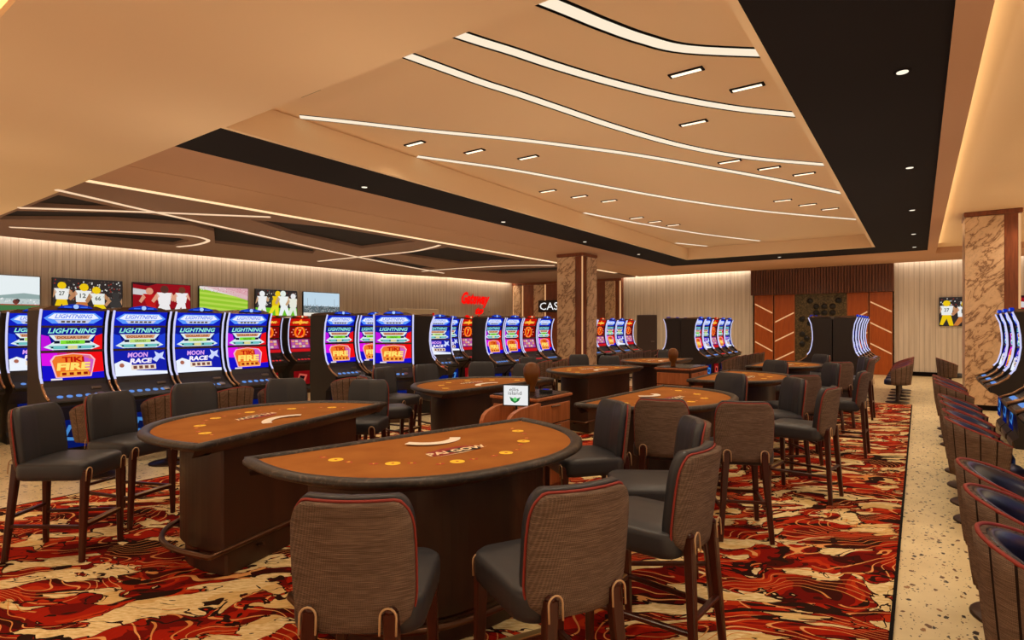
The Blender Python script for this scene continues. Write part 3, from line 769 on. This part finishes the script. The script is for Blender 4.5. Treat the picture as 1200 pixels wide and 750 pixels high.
def slot_proto(kind):
    r = thing('slot_machine', 'slot machine', 'slot machine')
    red = kind == 'seven'
    w = .335
    # cabinet body
    back = [(.34,1.84),(.34,.0),(-.10,.0),(-.12,.10),(-.06,.16),(-.10,.55),(-.30,.72),(-.36,.74),(-.36,.81)]
    front = [(y,z) for y,z in PROF][::-1]
    mb = MB(); mb.prof([(.30,1.86)]+[(.34,1.80)]+back[1:]+front, -w, w)
    for sx in (-1,1):
        fin = [(y-.05,z) for y,z in PROF]+[(y+.02,z) for y,z in PROF][::-1]
        x0 = sx*.318; mb.prof(fin, min(x0,x0+sx*.018), max(x0,x0+sx*.018))
    mb.build('cabinet', M_darkmatte, r)
    # roof cap
    mb = MB(); mb.loft([[(-w-.008,.30,1.835),(w+.008,.30,1.835),(w+.008,-.115,1.83),(-w-.008,-.115,1.83)],[(-w+.02,.26,1.87),(w-.02,.26,1.87),(w-.12,-.09,1.885),(-w+.12,-.09,1.885)]]); mb.build('roof_cap', M_roof, r)
    # topper crest
    mb = MB(); pts = [(-.17,1.858),(-.13,1.885),(-.03,1.905),(.03,1.905),(.13,1.885),(.17,1.858)]
    mb.loft([[(x,-.128,z) for x,z in pts],[(x,-.09,z) for x,z in pts]]); t = mb.build('topper', emit((200,20,10) if red else (24,52,190),.8), r)
    a = Art((-.15,-.1285,1.852),(1,0,0),(0,0,1),.3,.05); a.circ(.5,.5,.09,(255,220,160) if red else (170,200,255)); a.rect(.12,.25,.36,.5,(255,90,40) if red else (60,110,240)); a.rect(.64,.25,.88,.5,(255,90,40) if red else (60,110,240)); a.build('emblem', t)
    # screens
    for nm, a in slot_art(kind): a.build(nm, r)
    # frame bars between screens
    MB().bbox(-.315,.315,-.02,.0,1.335,1.362,.004).build('bezel_bar', M_roof, r); MB().bbox(-.315,.315,-.035,-.008,1.632,1.655,.004).build('bezel_bar', M_roof, r)
    for sx in (-1,1):
        mb = MB(); mb.tube([(sx*.327,y-.054,z) for y,z in PROF[:6]]+[(sx*.327,-.155,1.0)], .0135, 6); mb.build('light_strip', E_bluestrip, r)
        mb = MB(); mb.tube([(sx*.327,-.156,.995)]+[(sx*.327,y-.052,z) for y,z in PROF[6:]], .014, 6); mb.build('side_trim', M_bronze2, r)
    # button deck
    d = MB(); d.prof([(-.20,.872),(-.37,.805),(-.385,.79),(-.37,.765),(-.2,.80)], -.31,.31); dk = d.build('button_deck', M_dark, r)
    bmb = MB()
    for k in range(5):
        x = -.2+.09*k
        M = Matrix.Translation((x,-.29,.842)) @ Matrix.Rotation(.37,4,'X')
        bmb.lathe([(.03,0),(.03,.006),(.02,.009)],12,M=M)
    bmb.build('buttons', emit((255,60,60) if red else (120,170,255),.7), dk)
    M = Matrix.Translation((.2,-.29,.842)) @ Matrix.Rotation(.37,4,'X')
    MB().lathe([(.042,0),(.04,.012),(.025,.018)],16,M=M).build('spin_button', M_silver, dk)
    # bill slot
    MB().bbox(.14,.24,-.19,-.12,.90,.93,.005).build('bill_slot', M_silver, r)
    # belly glass
    a = Art((-.22,-.112,.22),(1,0,0),(0,.01,.33),.44,.33); a.k = .55
    a.rect(0,0,1,1,(150,16,20) if red else (12,30,120)); a.up(); a.poly([(.2,.3),(.7,.2),(.85,.7),(.35,.82)],(255,110,90) if red else (90,170,255)); a.up(); a.poly([(.3,.4),(.6,.32),(.7,.6),(.4,.68)],(30,10,20) if red else (14,26,80)); a.build('belly_glass', r)
    MB().bbox(-.29,.29,-.13,.32,.0,.09,.01).build('kick_plate', M_roof, r)
    return r
PROTO = {}
ORD = ['nearest','second','third','fourth','fifth','sixth','seventh','eighth','ninth','tenth']
def put_slot(kind, x, y, face, label, group, z=0):
    """face: direction angle in degrees the machine faces"""
    rz = math.radians(face)+PI/2
    if kind not in PROTO:
        o = slot_proto(kind); PROTO[kind] = o; o.location = (x,y,z); o.rotation_euler = (0,0,rz); o['label'] = label; o['group'] = group; return o
    return copy_tree(PROTO[kind], (x,y,z), rz, label, group)
KN = {'fire':'red tiki fire','moon':'blue moon race','seven':'all-red lucky seven'}
# slot chair ---------------------------------------------------------
def tub_proto():
    r = thing('slot_chair', 'slot chair', 'chair')      # faces +Y
    N = 44; A = 2.05
    def rim(t):     # t -1..1
        z = .86-.17*abs(t)**1.7; return z
    outer = []; inner = []; rimp = []
    nz = 6
    def pt(t, rad, z, sc_=0.):
        ang = -PI/2+t*A
        k = 1+.0*abs(t)
        ry = rad*1.0
        return (rad*math.cos(ang)*1.02, ry*math.sin(ang)+.0, z)
    g = MB(); rings = []
    for i in range(N+1):
        t = -1+2*i/N
        groove = .011*(1 if i % 4 else 0)
        col = []
        for j in range(nz+1):
            f = j/nz; z = .40+(rim(t)-.40)*f
            rad = .235+.045*f**.8+groove-.004
            col.append(pt(t,rad,z))
        rings.append(col)
    # outer shell with thickness
    for i in range(N+1):
        t = -1+2*i/N
        col = rings[i]
        inn = [pt(t, .215+.03*(j/nz)**.8, .40+(rim(t)-.40)*j/nz) for j in range(nz,-1,-1)]
        rings[i] = col+inn
    g.loft(rings, 0, True, True, True)
    g.build('outer_shell', M_weave2, r)
    c = MB(); rings = []
    for i in range(N-1):
        t = -1+2*(i+1)/N
        o_ = [pt(t,.212+.032*(j/nz)**.8,.46+(rim(t)-.003-.46)*j/nz) for j in range(nz+1)]
        i_ = [pt(t,.165+.05*(j/nz)**1.2-(.01 if 0<j<nz else 0),.46+(rim(t)-.01-.46)*j/nz) for j in range(nz,-1,-1)]
        rings.append(o_+i_)
    c.loft(rings, 0, True, True, True); c.build('inner_cushion', M_navy, r)
    p = MB(); p.tube([pt(-1+2*i/N,.272,rim(-1+2*i/N)+.003) for i in range(N+1)], .009, 6); p.build('piping', M_pipe, r)
    s_ = MB(); s_.loft([[(x*k,y*k+.02,z) for x,y in rrect(.40,.44,.13,24)] for k,z in ((.9,.385),(1,.40),(1,.47),(.95,.495),(.7,.505))], 0, True); s_.build('seat', M_navy, r)
    MB().lathe([(.08,.385),(.08,.37),(.03,.36),(.03,.05),(.08,.03),(.21,.018),(.22,.010),(.22,0.0)][::-1],28).build('pedestal_base', M_brownbase, r)
    return r
def rrect(w, d, r, n=24, cy=0.):
    pts = []
    q = n//4
    for (cx,cyy,a0) in ((w/2-r,-d/2+r,-PI/2),(w/2-r,d/2-r,0),(-w/2+r,d/2-r,PI/2),(-w/2+r,-d/2+r,PI)):
        for k in range(q):
            a = a0+PI/2*k/(q-1); pts.append((cx+r*math.cos(a), cyy+r*math.sin(a)+cy))
    return pts
TUB = [None]
def put_tub(x, y, face, label, group):
    rz = math.radians(face)-PI/2
    if TUB[0] is None:
        TUB[0] = o = tub_proto(); o.location = (x,y,0); o.rotation_euler = (0,0,rz); o['label'] = label; o['group'] = group; return o
    return copy_tree(TUB[0], (x,y,0), rz, label, group)

def bank(name, x, ys, kinds, face=0, chairs=True, cx=.84, skip=()):
    n = len(ys)
    for i,(y,k) in enumerate(zip(ys,kinds)):
        w = ORD[i] if n > 1 else ''
        put_slot(k, x, y, face, f'{KN[k]} slot machine, {ORD[i]} in {name}', f'slot machines of {name}')
        if chairs and i not in skip:
            sgn = 1 if face == 0 else -1
            put_tub(x+sgn*cx, y+random.uniform(-.03,.03), 180+face+random.uniform(-4,4), f'brown tub chair at the {ORD[i]} machine of {name}', f'tub chairs along {name}')
P_ = .72
bank('the large front left bank', -8.2, [2.44+P_*i for i in range(4)], ['fire','moon','moon','fire'])
bank('the pair just left of centre', -8.25, [6.3,7.02], ['fire','fire'], chairs=False)
put_tub(-7.25,5.75,150,'brown tub chair in front of the slot pair left of centre','single tub chairs')
put_slot('fire',-7.35,6.75,-42,'slot machine with red tiki fire game turned straight to the viewer','angled slot machines')
put_slot('seven',-7.8,8.05,42,'slot machine seen edge-on with only its lavender side light showing','angled slot machines')
put_slot('moon',-8.72,9.3,-19,'slot machine with blue moon race game angled left, right of the edge-on machine','angled slot machines')
bank('the back pair between centre banks', -9.8, [10.9,11.62], ['moon','seven'], chairs=False)
bank('the bank left of the column', -7.97, [10.35+P_*i for i in range(4)], ['fire','fire','seven','fire'])
bank('the bank right of the column', -8.2, [15.45+P_*i for i in range(5)], ['moon','seven','fire','moon','seven'])
bank('the double bank before the pale wall', -4.93, [15.55+P_*i for i in range(5)], ['fire','moon','seven','fire','moon'])
for i in range(3): put_slot('moon', -5.62, 15.55+P_*i, 180, f'slot machine on the reverse of the bank before the pale wall, {ORD[i]}', 'reverse side slot machines')
bank('the double bank before the portal', -1.22, [14.78+P_*i for i in range(5)], ['moon','moon','fire','moon','fire'])
for i in range(3): put_slot('moon', -1.92, 14.78+P_*i, 180, f'slot machine on the reverse side of the bank before the portal, {ORD[i]}', 'reverse side slot machines')
bank('the red pair behind the left bank', -12.4, [7.45,8.3], ['seven','seven'], chairs=False)
bank('the pair cut by the left edge', -10.4, [1.9,2.65], ['seven','moon'], chairs=False)
# right row, faces -X (towards the aisle)
ys = [2.55,3.27,3.99, 6.2,6.92,7.64,8.36, 10.45,11.17,11.89]
for i,y in enumerate(ys):
    put_slot(['moon','fire','moon','seven','moon','fire','moon','moon','fire','moon'][i], 1.15, y, 180, f'slot machine of the right-hand aisle row, {ORD[i]} from the viewer', 'slot machines of the right aisle row')
for i,y in enumerate([2.85,3.55,4.22, 6.15,6.75,7.45,8.15, 9.9,10.6,11.4]):
    put_tub(.455, y, random.uniform(-5,5), f'brown tub chair of the right aisle row, {ORD[i]} from the viewer', 'tub chairs of the right aisle row')
put_tub(.62,17.6,5,'brown tub chair standing alone by the right marble column','single tub chairs')

# ------------------------------------------------------------------ STOOLS
def stool_proto():
    r = thing('gaming_stool', 'stool', 'stool')     # faces +Y, origin under the seat centre
    # seat
    base = rrect(.47,.50,.09,32,.02)
    def sc2(k, z, dz=0): return [(x*k, (y-.02)*k+.02, z) for x,y in base]
    MB().loft([sc2(.93,.565),sc2(.985,.575),sc2(1,.60),sc2(1,.655),sc2(.985,.675),sc2(.93,.688),sc2(.6,.697),sc2(.2,.70)],0,True).build('seat', M_leather, r)
    NV, NU = 18, 16
    Z0, Z1, W0 = .60, 1.045, .208
    def hw(v):
        if v > .70:
            q = (v-.70)/.30; return W0*(.70+.30*(max(0,1-q**2.3))**(1/2.0))+.002
        if v < .22: return W0*(.74+.26*(1-(1-v/.22)**2.2)**.5)
        return W0*(1.0+.02*math.sin(v*3))
    def pos(u, v, off):
        x = u*hw(v); y = -.235-.055*v+1.15*x*x
        return (x, y+off, Z0+(Z1-Z0)*v)
    vs_ = [i/NV for i in range(NV+1)]
    vs_ = [1-(1-v)**1.5 for v in vs_]
    def slab(off0, off1, mname, m, bulge=0., v0=0., groove=False, inset=1.):
        mb = MB(); fr = []; bk = []
        def o1(u,v):
            e = (1-u**4)*(1-(2*v-1)**6)
            o = off1+bulge*e
            if groove and abs(u) < .06: o -= .006
            return o
        ul = [-1+2*i/NU for i in range(NU+1)]
        F = [[pos(u*inset,v0+(1-v0)*v*(1 if inset==1 else .995),o1(u,v)) for u in ul] for v in vs_]
        B = [[pos(u*inset,v0+(1-v0)*v*(1 if inset==1 else .995),off0-(.012*(1-u**4) if off0<0 else 0)) for u in ul] for v in vs_]
        n = NU+1
        V = [p for row in F for p in row]+[p for row in B for p in row]; o = n*(NV+1)
        fs = []
        for i in range(NV):
            for j in range(NU):
                a_ = i*n+j; fs.append((a_+1,a_,a_+n,a_+n+1)); fs.append((o+a_,o+a_+1,o+a_+n+1,o+a_+n))
        for i in range(NV):
            fs.append((i*n,o+i*n,o+(i+1)*n,(i+1)*n)); fs.append((o+i*n+NU,i*n+NU,(i+1)*n+NU,o+(i+1)*n+NU))
        for j in range(NU):
            fs.append((j,j+1,o+j+1,o+j)); k=NV*n; fs.append((k+j+1,k+j,o+k+j,o+k+j+1))
        mb.add(V, fs, 0, True); return mb.build(mname, m, r)
    slab(-.03,.0,'back_shell', M_weave)
    Z1 = 1.062; slab(.001,.045,'back_cushion', M_leather, .022, .12, True, .985); Z1 = 1.045
    # piping along rim
    path = [pos(-1,v,-.004) for v in vs_]; 
    topu = [-1+2*i/10 for i in range(1,10)]
    path += [pos(u,1,-.004) for u in topu]+[pos(1,v,-.004) for v in vs_[::-1]]
    path = [(x*1.012,y,z+(.004 if z > 1.035 else 0)) for x,y,z in path]
    MB().tube(path, .0055, 6).build('piping', M_pipe, r)
    # legs
    for sx in (-1,1):
        for fr in (-1,1):
            if fr < 0: top = (sx*.135,-.255,.665); bot = (sx*.185,-.30,0)
            else: top = (sx*.185,.245,.62); bot = (sx*.205,.235,0)
            mb = MB(); mb.bar(top, bot, .052, .046, .034, .032)
            M = Matrix.Translation(top)
            mb.lathe([(.024,-.002),(.022,.012),(.012,.022),(.002,.025)][::1], 12, M=M)
            lg = mb.build('leg', M_leg, r)
            yy = -.292 if fr < 0 else .272
            zz = top[2]
            arch = [(top[0]+.028*math.cos(a_), yy if fr<0 else yy, zz-.0+.03*math.sin(a_)) for a_ in [PI*k/8 for k in range(9)]]
            arch = [(top[0]+.028, yy+(-.004 if fr<0 else -.004), zz-.06)]+arch+[(top[0]-.028, yy+(-.004), zz-.06)]
            MB().tube(arch, .004, 5).build('arch_trim', M_cream, lg)
    def lp_(sx, fr, z):
        t = 1-z/.66
        if fr < 0: return (sx*(.135+.05*t), -.255-.045*t, z)
        return (sx*(.185+.02*t), .245-.01*t, z)
    for (a_,b_,z) in (((-1,-1),(-1,1),.24),((1,-1),(1,1),.24),((-1,-1),(1,-1),.30)):
        MB().bar(lp_(*a_,z), lp_(*b_,z), .028, .022).build('stretcher', M_leg, r)
    f = MB().bar(lp_(-1,1,.24), lp_(1,1,.24), .032, .026).build('footrest', M_leg, r)
    MB().bbox(-.17,.17,.222,.262,.254,.262,.002).build('brass_plate', M_brass, f)
    return r
STL = [None]
def put_stool(bx, by, face, label, group):
    """bx,by: middle of the backrest; face in degrees"""
    a_ = math.radians(face); x = bx+.25*math.cos(a_); y = by+.25*math.sin(a_); rz = a_-PI/2
    if STL[0] is None:
        STL[0] = o = stool_proto(); o.location = (x,y,.0165); o.rotation_euler = (0,0,rz); o['label'] = label; o['group'] = group; return o
    return copy_tree(STL[0], (x,y,.0165), rz, label, group)
G = ['stools around the front right card table','stools around the front left card table','stools around the centre right card tables','stools around the centre left card tables','stools around the far card tables']
S = [
 (-1.568,1.25,124,'stool seen squarely from behind at the bottom centre, before the front table',0),
 (-1.0,1.83,152,'stool seen from behind at the bottom, right of the squarely seen one',0),
 (-.85,2.72,176,'stool with grey seat and woven back at the right end of the front table',0),
 (-1.12,3.5,212,'stool showing its dark inner backrest behind the rightmost stool of the front table',0),
 (-1.88,3.98,232,'stool with dark leather front beside the far right corner of the front table',0),
 (-5.22,1.32,38,'leftmost stool, charcoal seat turned to the front left table',1),
 (-5.7,1.95,20,'second stool from the left edge beside the front left table',1),
 (-5.96,2.78,-5,'third stool from the left, behind the rounded edge of the front left table',1),
 (-5.62,3.6,-24,'fourth stool from the left, behind the front left table',1),
 (-4.78,4.05,-58,'stool at the far right end of the front left table',1),
 (-1.66,4.34,104,'woven back stool facing away, before the centre right table',2),
 (-1.08,4.55,116,'woven back stool with all legs visible on the red carpet, right of centre',2),
 (-1.1,6.9,218,'dark leather stool facing the viewer at the right of the centre right table',2),
 (-.68,6.1,172,'stool with grey seat seen from its side at the right carpet half',2),
 (-1.85,7.2,248,'dark stool behind the far rounded end of the centre right table',2),
 (-1.1,7.45,130,'woven back stool facing away, before the second right table',2),
 (-.58,8.45,178,'stool with woven back nearest the far right carpet corner',2),
 (-5.2,4.33,62,'woven wedge stool turned right toward the centre left table',3),
 (-6.05,5.35,8,'dark stool behind the left end of the centre left table',3),
 (-6.02,6.15,-8,'dark stool behind the middle of the centre left table',3),
 (-5.72,7.12,-38,'dark stool behind the far end of the centre left table',3),
 (-4.85,7.15,-75,'dark stool between the two centre left tables, behind the desk',3),
 (-5.6,10.1,-38,'dark stool before the marble column',3),
 (-4.85,10.0,-78,'dark stool right of the marble column behind a card table',3),
 (-1.08,10.05,216,'dark stool facing the viewer at the second right table',4),
 (-1.95,10.35,250,'dark stool behind the second right table, its brown side showing',4),
 (-1.02,10.5,128,'woven back stool facing away before the far right table',4),
 (-5.0,13.4,-60,'dark stool behind the farthest left card table',4),
 (-1.6,13.05,230,'dark stool behind the farthest right card table, before the slot bank',4),
 (-.7,11.8,178,'woven stool at the right side of the far right table',4),
 (-.82,12.5,200,'dark leather stool farthest along the right carpet edge',4),
 (-5.9,8.7,-10,'dark stool behind the left side of the third left table',3),
]
for bx,by,f,l,g in S: put_stool(bx,by,f,l,G[g])

# ------------------------------------------------------------------ CARD TABLES
def dshape(a, b, p=2.3, n=48):
    """closed outline: straight edge on y=0 from -a to a, arc toward +y"""
    pts = []
    for k in range(n+1):
        t = PI*k/n; c_ = math.cos(t); s_ = math.sin(t)
        pts.append((a*math.copysign(abs(c_)**(2/p), c_), b*abs(s_)**(2/p)))
    pts2 = []
    r = .05
    for k in range(13):
        pts2.append((-a+2*a*k/12, 0.0))
    return pts + [(-a+.0,-.03)]+[(x*.99,-.05) for x,_ in pts2]+[(a,-.03)]
def inset(pts, d):
    out = []; n = len(pts)
    A = sum(pts[i][0]*pts[(i+1)%n][1]-pts[(i+1)%n][0]*pts[i][1] for i in range(n))
    sg = 1 if A > 0 else -1
    for i in range(n):
        a_ = Vector(pts[i-1]); b_ = Vector(pts[(i+1)%n]); t = (b_-a_)
        if t.length < 1e-6: t = Vector((1,0))
        t.normalize(); nrm = Vector((-t.y,t.x))*sg
        out.append((pts[i][0]+nrm.x*d, pts[i][1]+nrm.y*d))
    return out
def table_proto():
    r = thing('card_table', 'card table', 'table')
    O = dshape(1.02,1.06)
    def ring(d, z, w=1.0): 
        q = inset(O, d); return [(x,y,z) for x,y in q]
    # rail: thicker on the arc, thin on the straight side
    def rail_ring(d, z):
        q = []
        I = inset(O, d)
        for (x0,y0),(x1,y1) in zip(O, I):
            if y0 <= -.02: q.append((x1*.995, y0+d*.45, z))
            else: q.append((x1,y1,z))
        return q
    prof = [(.01,.892),(-.002,.90),(-.002,.918),(.014,.932),(.045,.933),(.066,.925),(.072,.912),(.072,.892)]
    mb = MB(); rings = [rail_ring(d,z) for d,z in prof]; rings.append(rings[0]); mb.loft(rings,0,True,False); mb.build('padded_rail', M_railpad, r)
    mb = MB(); mb.loft([rail_ring(.06,.89),rail_ring(.06,.915)]); mb.build('felt_top', M_felt, r)
    mb = MB(); mb.loft([rail_ring(.14,.84),rail_ring(.10,.86),rail_ring(.05,.895)],0,False); mb.build('apron', M_ped, r)
    # pedestal
    def pd(k, z, g=0): return [(x, y+.12, z) for x,y in inset(dshape(.71+g,.70+g,2.6), 0)]
    mb = MB(); mb.loft([pd(1,.16),pd(1,.87)],0,False); mb.build('pedestal', M_ped, r)
    mb = MB(); mb.loft([pd(1,.0,-.03),pd(1,.13,-.03),pd(1,.16,.0)]); mb.build('plinth', M_ped, r)
    fr = [(x,y,.17) for x,y,_ in pd(1,0,.10)]
    mb = MB(); mb.tube(fr, .019, 8, closed=True); rl = mb.build('foot_rail', M_railmetal, r)
    for (x,y) in ((.79,.35),(-.79,.35),(.4,.87),(-.4,.87),(0,.91),(.5,0.0),(-.5,0.0)):
        k = Vector((x,y-.3)); q = Vector((0,.3))+k*.86
        MB().bar((x*.99,y if y>.05 else -.06,.17),(q.x*.93,q.y if y>.05 else .1,.10),.02,.02).build('rail_bracket', M_railmetal, rl)
    # betting spots
    T = math
    for p, (nx,ny) in (((.63,.27),(.95,.3)),((.44,.545),(.6,.8)),((.16,.73),(.15,1)),((-.17,.74),(-.15,1)),((-.46,.565),(-.6,.8)),((-.66,.285),(-.95,.3))):
        l = math.hypot(nx,ny); nx/=l; ny/=l
        # text: up = toward dealer
        up = Vector((-nx,-ny,0)); rt_ = up.cross(Vector((0,0,1)))
        o = Vector((p[0],p[1],.9155))-rt_*.15-up*.05
        a_ = Art(tuple(o), tuple(rt_), tuple(up), .30, .10, .0006)
        a_.circ(.5,.5,.135,M_bet_yel)
        for u in (.17,.83): a_.poly([(u+.085*T.cos(2*PI*q/14), .5+.16*T.sin(2*PI*q/14)) for q in range(14)], M_bet_red)
        a_.up(); a_.poly([(.5+.03*T.cos(q*.785),.5+.1*T.sin(q*.785)) for q in range(8)], M_bet_red)
        a_.text('T',.17,.5,.05,.2,M_bet_yel,0,.02); a_.text('B',.83,.5,.05,.2,M_bet_yel,0,.02)
        a_.build('betting_spot', r)
    # logo reading from the players' side
    a_ = Art((.22,.58,.9158),(-1,0,0),(0,-1,0),.43,.17,.0008)
    a_.poly([(.02,.2),(.1,.75),(.4,.95),(.7,.9),(.98,.5),(.8,.12),(.3,.0)], M_logo_r); a_.up()
    a_.poly([(.3,.5),(.6,.7),(.9,.45),(.8,.12),(.4,.1)], M_logo_b); a_.poly([(.0,.0),(.5,.06),(1,.3),(.5,-.02)], M_logo_w); a_.up()
    a_.text('PAI GOW',.5,.4,.94,.42,M_logo_w,.1,.03)
    a_.build('felt_logo', r)
    return r
TB = [None]
tables = [(-2.66,2.6,-13.5,'nearest card table, half-oval with brown felt in the picture centre'),
 (-3.78,2.6,195,'front left half-oval card table with chamfered dark pedestal'),
 (-2.48,5.55,-2,'centre right half-oval card table behind the front one'),
 (-4.1,5.5,176,'centre left half-oval card table behind the white framed sign'),
 (-2.45,8.45,0,'second right card table, half hidden by dark stools'),
 (-4.0,8.4,178,'third left half-oval card table before the marble column'),
 (-2.45,11.55,0,'farthest right card table before the portal'),
 (-4.05,11.35,180,'farthest left card table beside the small desk')]
for i,(x,y,na,l) in enumerate(tables):
    rz = math.radians(na-90)
    if TB[0] is None:
        TB[0] = o = table_proto(); o.location = (x,y,.0165); o.rotation_euler = (0,0,rz); o['label'] = l; o['group'] = 'half-oval card tables'
    else: o = copy_tree(TB[0], (x,y,.0165), rz, l, 'half-oval card tables')
    # fanned deck
    mb = MB(); n = 26
    for k in range(n):
        t = -.95+1.9*k/(n-1)
        M = Matrix.Translation((-.03+.20*math.sin(t), .09+.20*math.cos(t), .9165+.0004*k)) @ Matrix.Rotation(-t,4,'Z')
        mb.box(-.024,.024,-.034,.034,0,.0005,M=M)
    f = mb.build('fanned_card_deck', M_card); f.location = (x,y,.0165); f.rotation_euler = (0,0,rz)
    tag(f, 'white fanned deck of cards on the '+['nearest card table','front left card table','centre right card table','centre left card table','second right card table','third left card table','farthest right card table','farthest left card table'][i], 'cards', 'fanned card decks')

# ------------------------------------------------------------------ DESKS in the pit
def desk(x0,x1,y0,y1,label,h=.95):
    r = thing('pit_desk', label, 'desk', ((x0+x1)/2,(y0+y1)/2,.013), 0, 'pit desks')
    w = (x1-x0)/2; d = (y1-y0)/2
    MB().bbox(-w+.01,w-.01,-d+.01,d-.01,0,h-.04,.006).build('carcass', M_desk, r)
    MB().bbox(-w-.015,w+.015,-d-.015,d+.015,h-.04,h-.012,.005).build('wood_edge', M_desk, r)
    MB().bbox(-w+.01,w-.01,-d+.01,d-.01,h-.012,h,.003).build('desktop', M_black_top, r)
    n = 4; zz = [(0.06+(h-.14)*k/n, .06+(h-.14)*(k+1)/n-.012) for k in range(n)]
    for z0,z1 in zz:
        o = MB().bbox(w-.012,w+.008,-d+.03,d-.03,z0,z1,.004).build('drawer', M_desk, r)
        MB().bar((w+.015,-.08,z1-.02),(w+.015,.08,z1-.02),.012,.012).build('drawer_pull', M_silver, o)
        MB().bbox(-w+.03,w-.03,-d-.008,-d+.012,z0,z1,.004).build('panel_front', M_desk, r)
    MB().box(-w+.004,w-.004,-d+.004,d-.004,.055,h-.05).build('reveal', M_groove, r)
    return r
desk(-3.52,-2.97,4.55,5.2,'walnut pit desk with drawers just behind the nearest card table')
desk(-3.62,-3.02,9.2,10.1,'walnut pit desk with drawers farther back between the far tables')
def vase(x,y,label):
    r = thing('amber_vase', label, 'vase', (x,y,.962), 0, 'amber vases')
    MB().lathe([(.04,0),(.045,.01),(.035,.05),(.06,.10),(.085,.18),(.085,.24),(.06,.29),(.03,.305),(.001,.31)],24).build('body', M_vase, r)
vase(-3.3,4.95,'egg-shaped amber vase on the near pit desk'); vase(-3.42,9.5,'egg-shaped amber vase on the far pit desk')
r = thing('chip_dispenser', 'small dark device with a blue light on the near pit desk', 'device', (-3.12,4.95,.962))
MB().bbox(-.06,.06,-.04,.04,0,.035,.006).build('body', M_black_top, r); MB().bbox(-.03,.03,-.02,.02,.035,.04,.002).build('blue_key', emit((60,60,190),.6), r)
# kiosk with curved side panels
r = thing('chip_stand', 'low walnut stand with two curved side panels before the near pit desk', 'stand', (-3.03,4.2,.013))
for sx,nm in ((-.15,0),(.135,1)):
    pr = [(-.26,0),(-.26,.72),(-.25,.79),(-.22,.84),(-.17,.87),(-.05,.90),(.26,.915),(.26,0)]
    MB().prof(pr, sx-.012, sx+.028).build('side_panel', M_desk, r)
MB().box(-.122,.123,-.2,.26,.70,.73).build('shelf', M_desk, r)
MB().box(-.122,.123,-.2,.26,.30,.33).build('shelf', M_desk, r)
MB().box(-.122,.123,.22,.26,0.02,.86).build('back_panel', M_desk, r)
r = thing('table_sign', 'white framed sign with green emblem standing above the small walnut stand', 'sign', (-3.02,4.28,.742), math.radians(22))
MB().bbox(-.05,.05,-.04,.04,0,.012,.003).build('foot', M_dark, r); MB().bar((0,0,.01),(0,0,.2),.02,.02).build('post', M_dark, r)
MB().bbox(-.125,.125,-.022,.012,.17,.37,.004).build('frame', M_dark, r)
a = Art((-.114,-.0225,.18),(1,0,0),(0,0,1),.228,.18,.0006); a.k = .92
a.rect(0,0,1,1,(244,244,244)); a.up(); a.text('ellis',.42,.80,.38,.17,(90,84,80)); a.text('island',.46,.62,.55,.19,(70,64,60))
a.poly([(.24,.42),(.3,.22),(.46,.1),(.62,.22),(.7,.42),(.47,.30)],(40,120,60)); a.up(); a.circ(.47,.30,.08,(110,220,120)); a.build('sign_face', r)

# ------------------------------------------------------------------ world / exposure
w = D.worlds.new('world'); sc.world = w; w.use_nodes = True
w.node_tree.nodes['Background'].inputs[0].default_value = (1.0,.72,.46,1)
w.node_tree.nodes['Background'].inputs[1].default_value = 1.1
# added fill spots over the slot floor and far walls, no fixtures behind them
for (x,y) in ((-15,5),(-12,5.2),(-15.5,9.5),(-11,10.6),(-8.3,4.2),(-8.3,8),(-8.3,12),(-8.3,16.5),(-13,15.2),(-13,19.8),(-5,20.5),(-1,20.5),(-8.5,20.5),(.5,20.8),(-3,20.8),(-7,20.8),(-15.5,12.5),(-14.5,18.5),(-13,21),(.2,13.2)):
    spot(x,y,ZL-.04,95,2.8)
for y in (2,6,10,14,18): spot(1.9,y,3.80,80,2.7)  # added fill over the right aisle, no fixtures
for (x,y) in ((-5,2.2),(-2.3,2.2),(-8,2.2),(-2.4,.6),(-5.4,.2),(-.3,1.5),(-.9,3.4)): spot(x,y,ZL-.04,80,2.6)  # added fill brightening the near floor and carpet, no fixtures
# added upward fill spots hanging in mid-air without fixtures, to brighten the ceilings
def ceiling_fill(x,y,z,W,col=(1,.82,.60)):
    l = D.lights.new('ceiling_fill_light','SPOT'); l.energy = W; l.color = col; l.shadow_soft_size = 0; l.spot_size = 3.1; l.spot_blend = .35
    o = D.objects.new('ceiling_fill_light', l); COL.objects.link(o); o.location = (x,y,z); o.rotation_euler = (PI,0,0)
FILL_W = 18.5
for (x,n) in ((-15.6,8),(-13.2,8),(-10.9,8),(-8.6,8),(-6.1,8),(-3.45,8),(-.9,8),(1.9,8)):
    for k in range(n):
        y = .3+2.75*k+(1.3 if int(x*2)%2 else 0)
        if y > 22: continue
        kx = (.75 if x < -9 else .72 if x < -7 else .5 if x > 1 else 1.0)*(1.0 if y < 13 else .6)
        ceiling_fill(x, y, 2.4, FILL_W*kx)
vs = sc.view_settings; vs.view_transform = 'Standard'; vs.look = 'None'; vs.exposure = 0; vs.gamma = 1; vs.use_curve_mapping = False
sc.cycles.use_denoising = True
sc.cycles.max_bounces = 8; sc.cycles.diffuse_bounces = 5
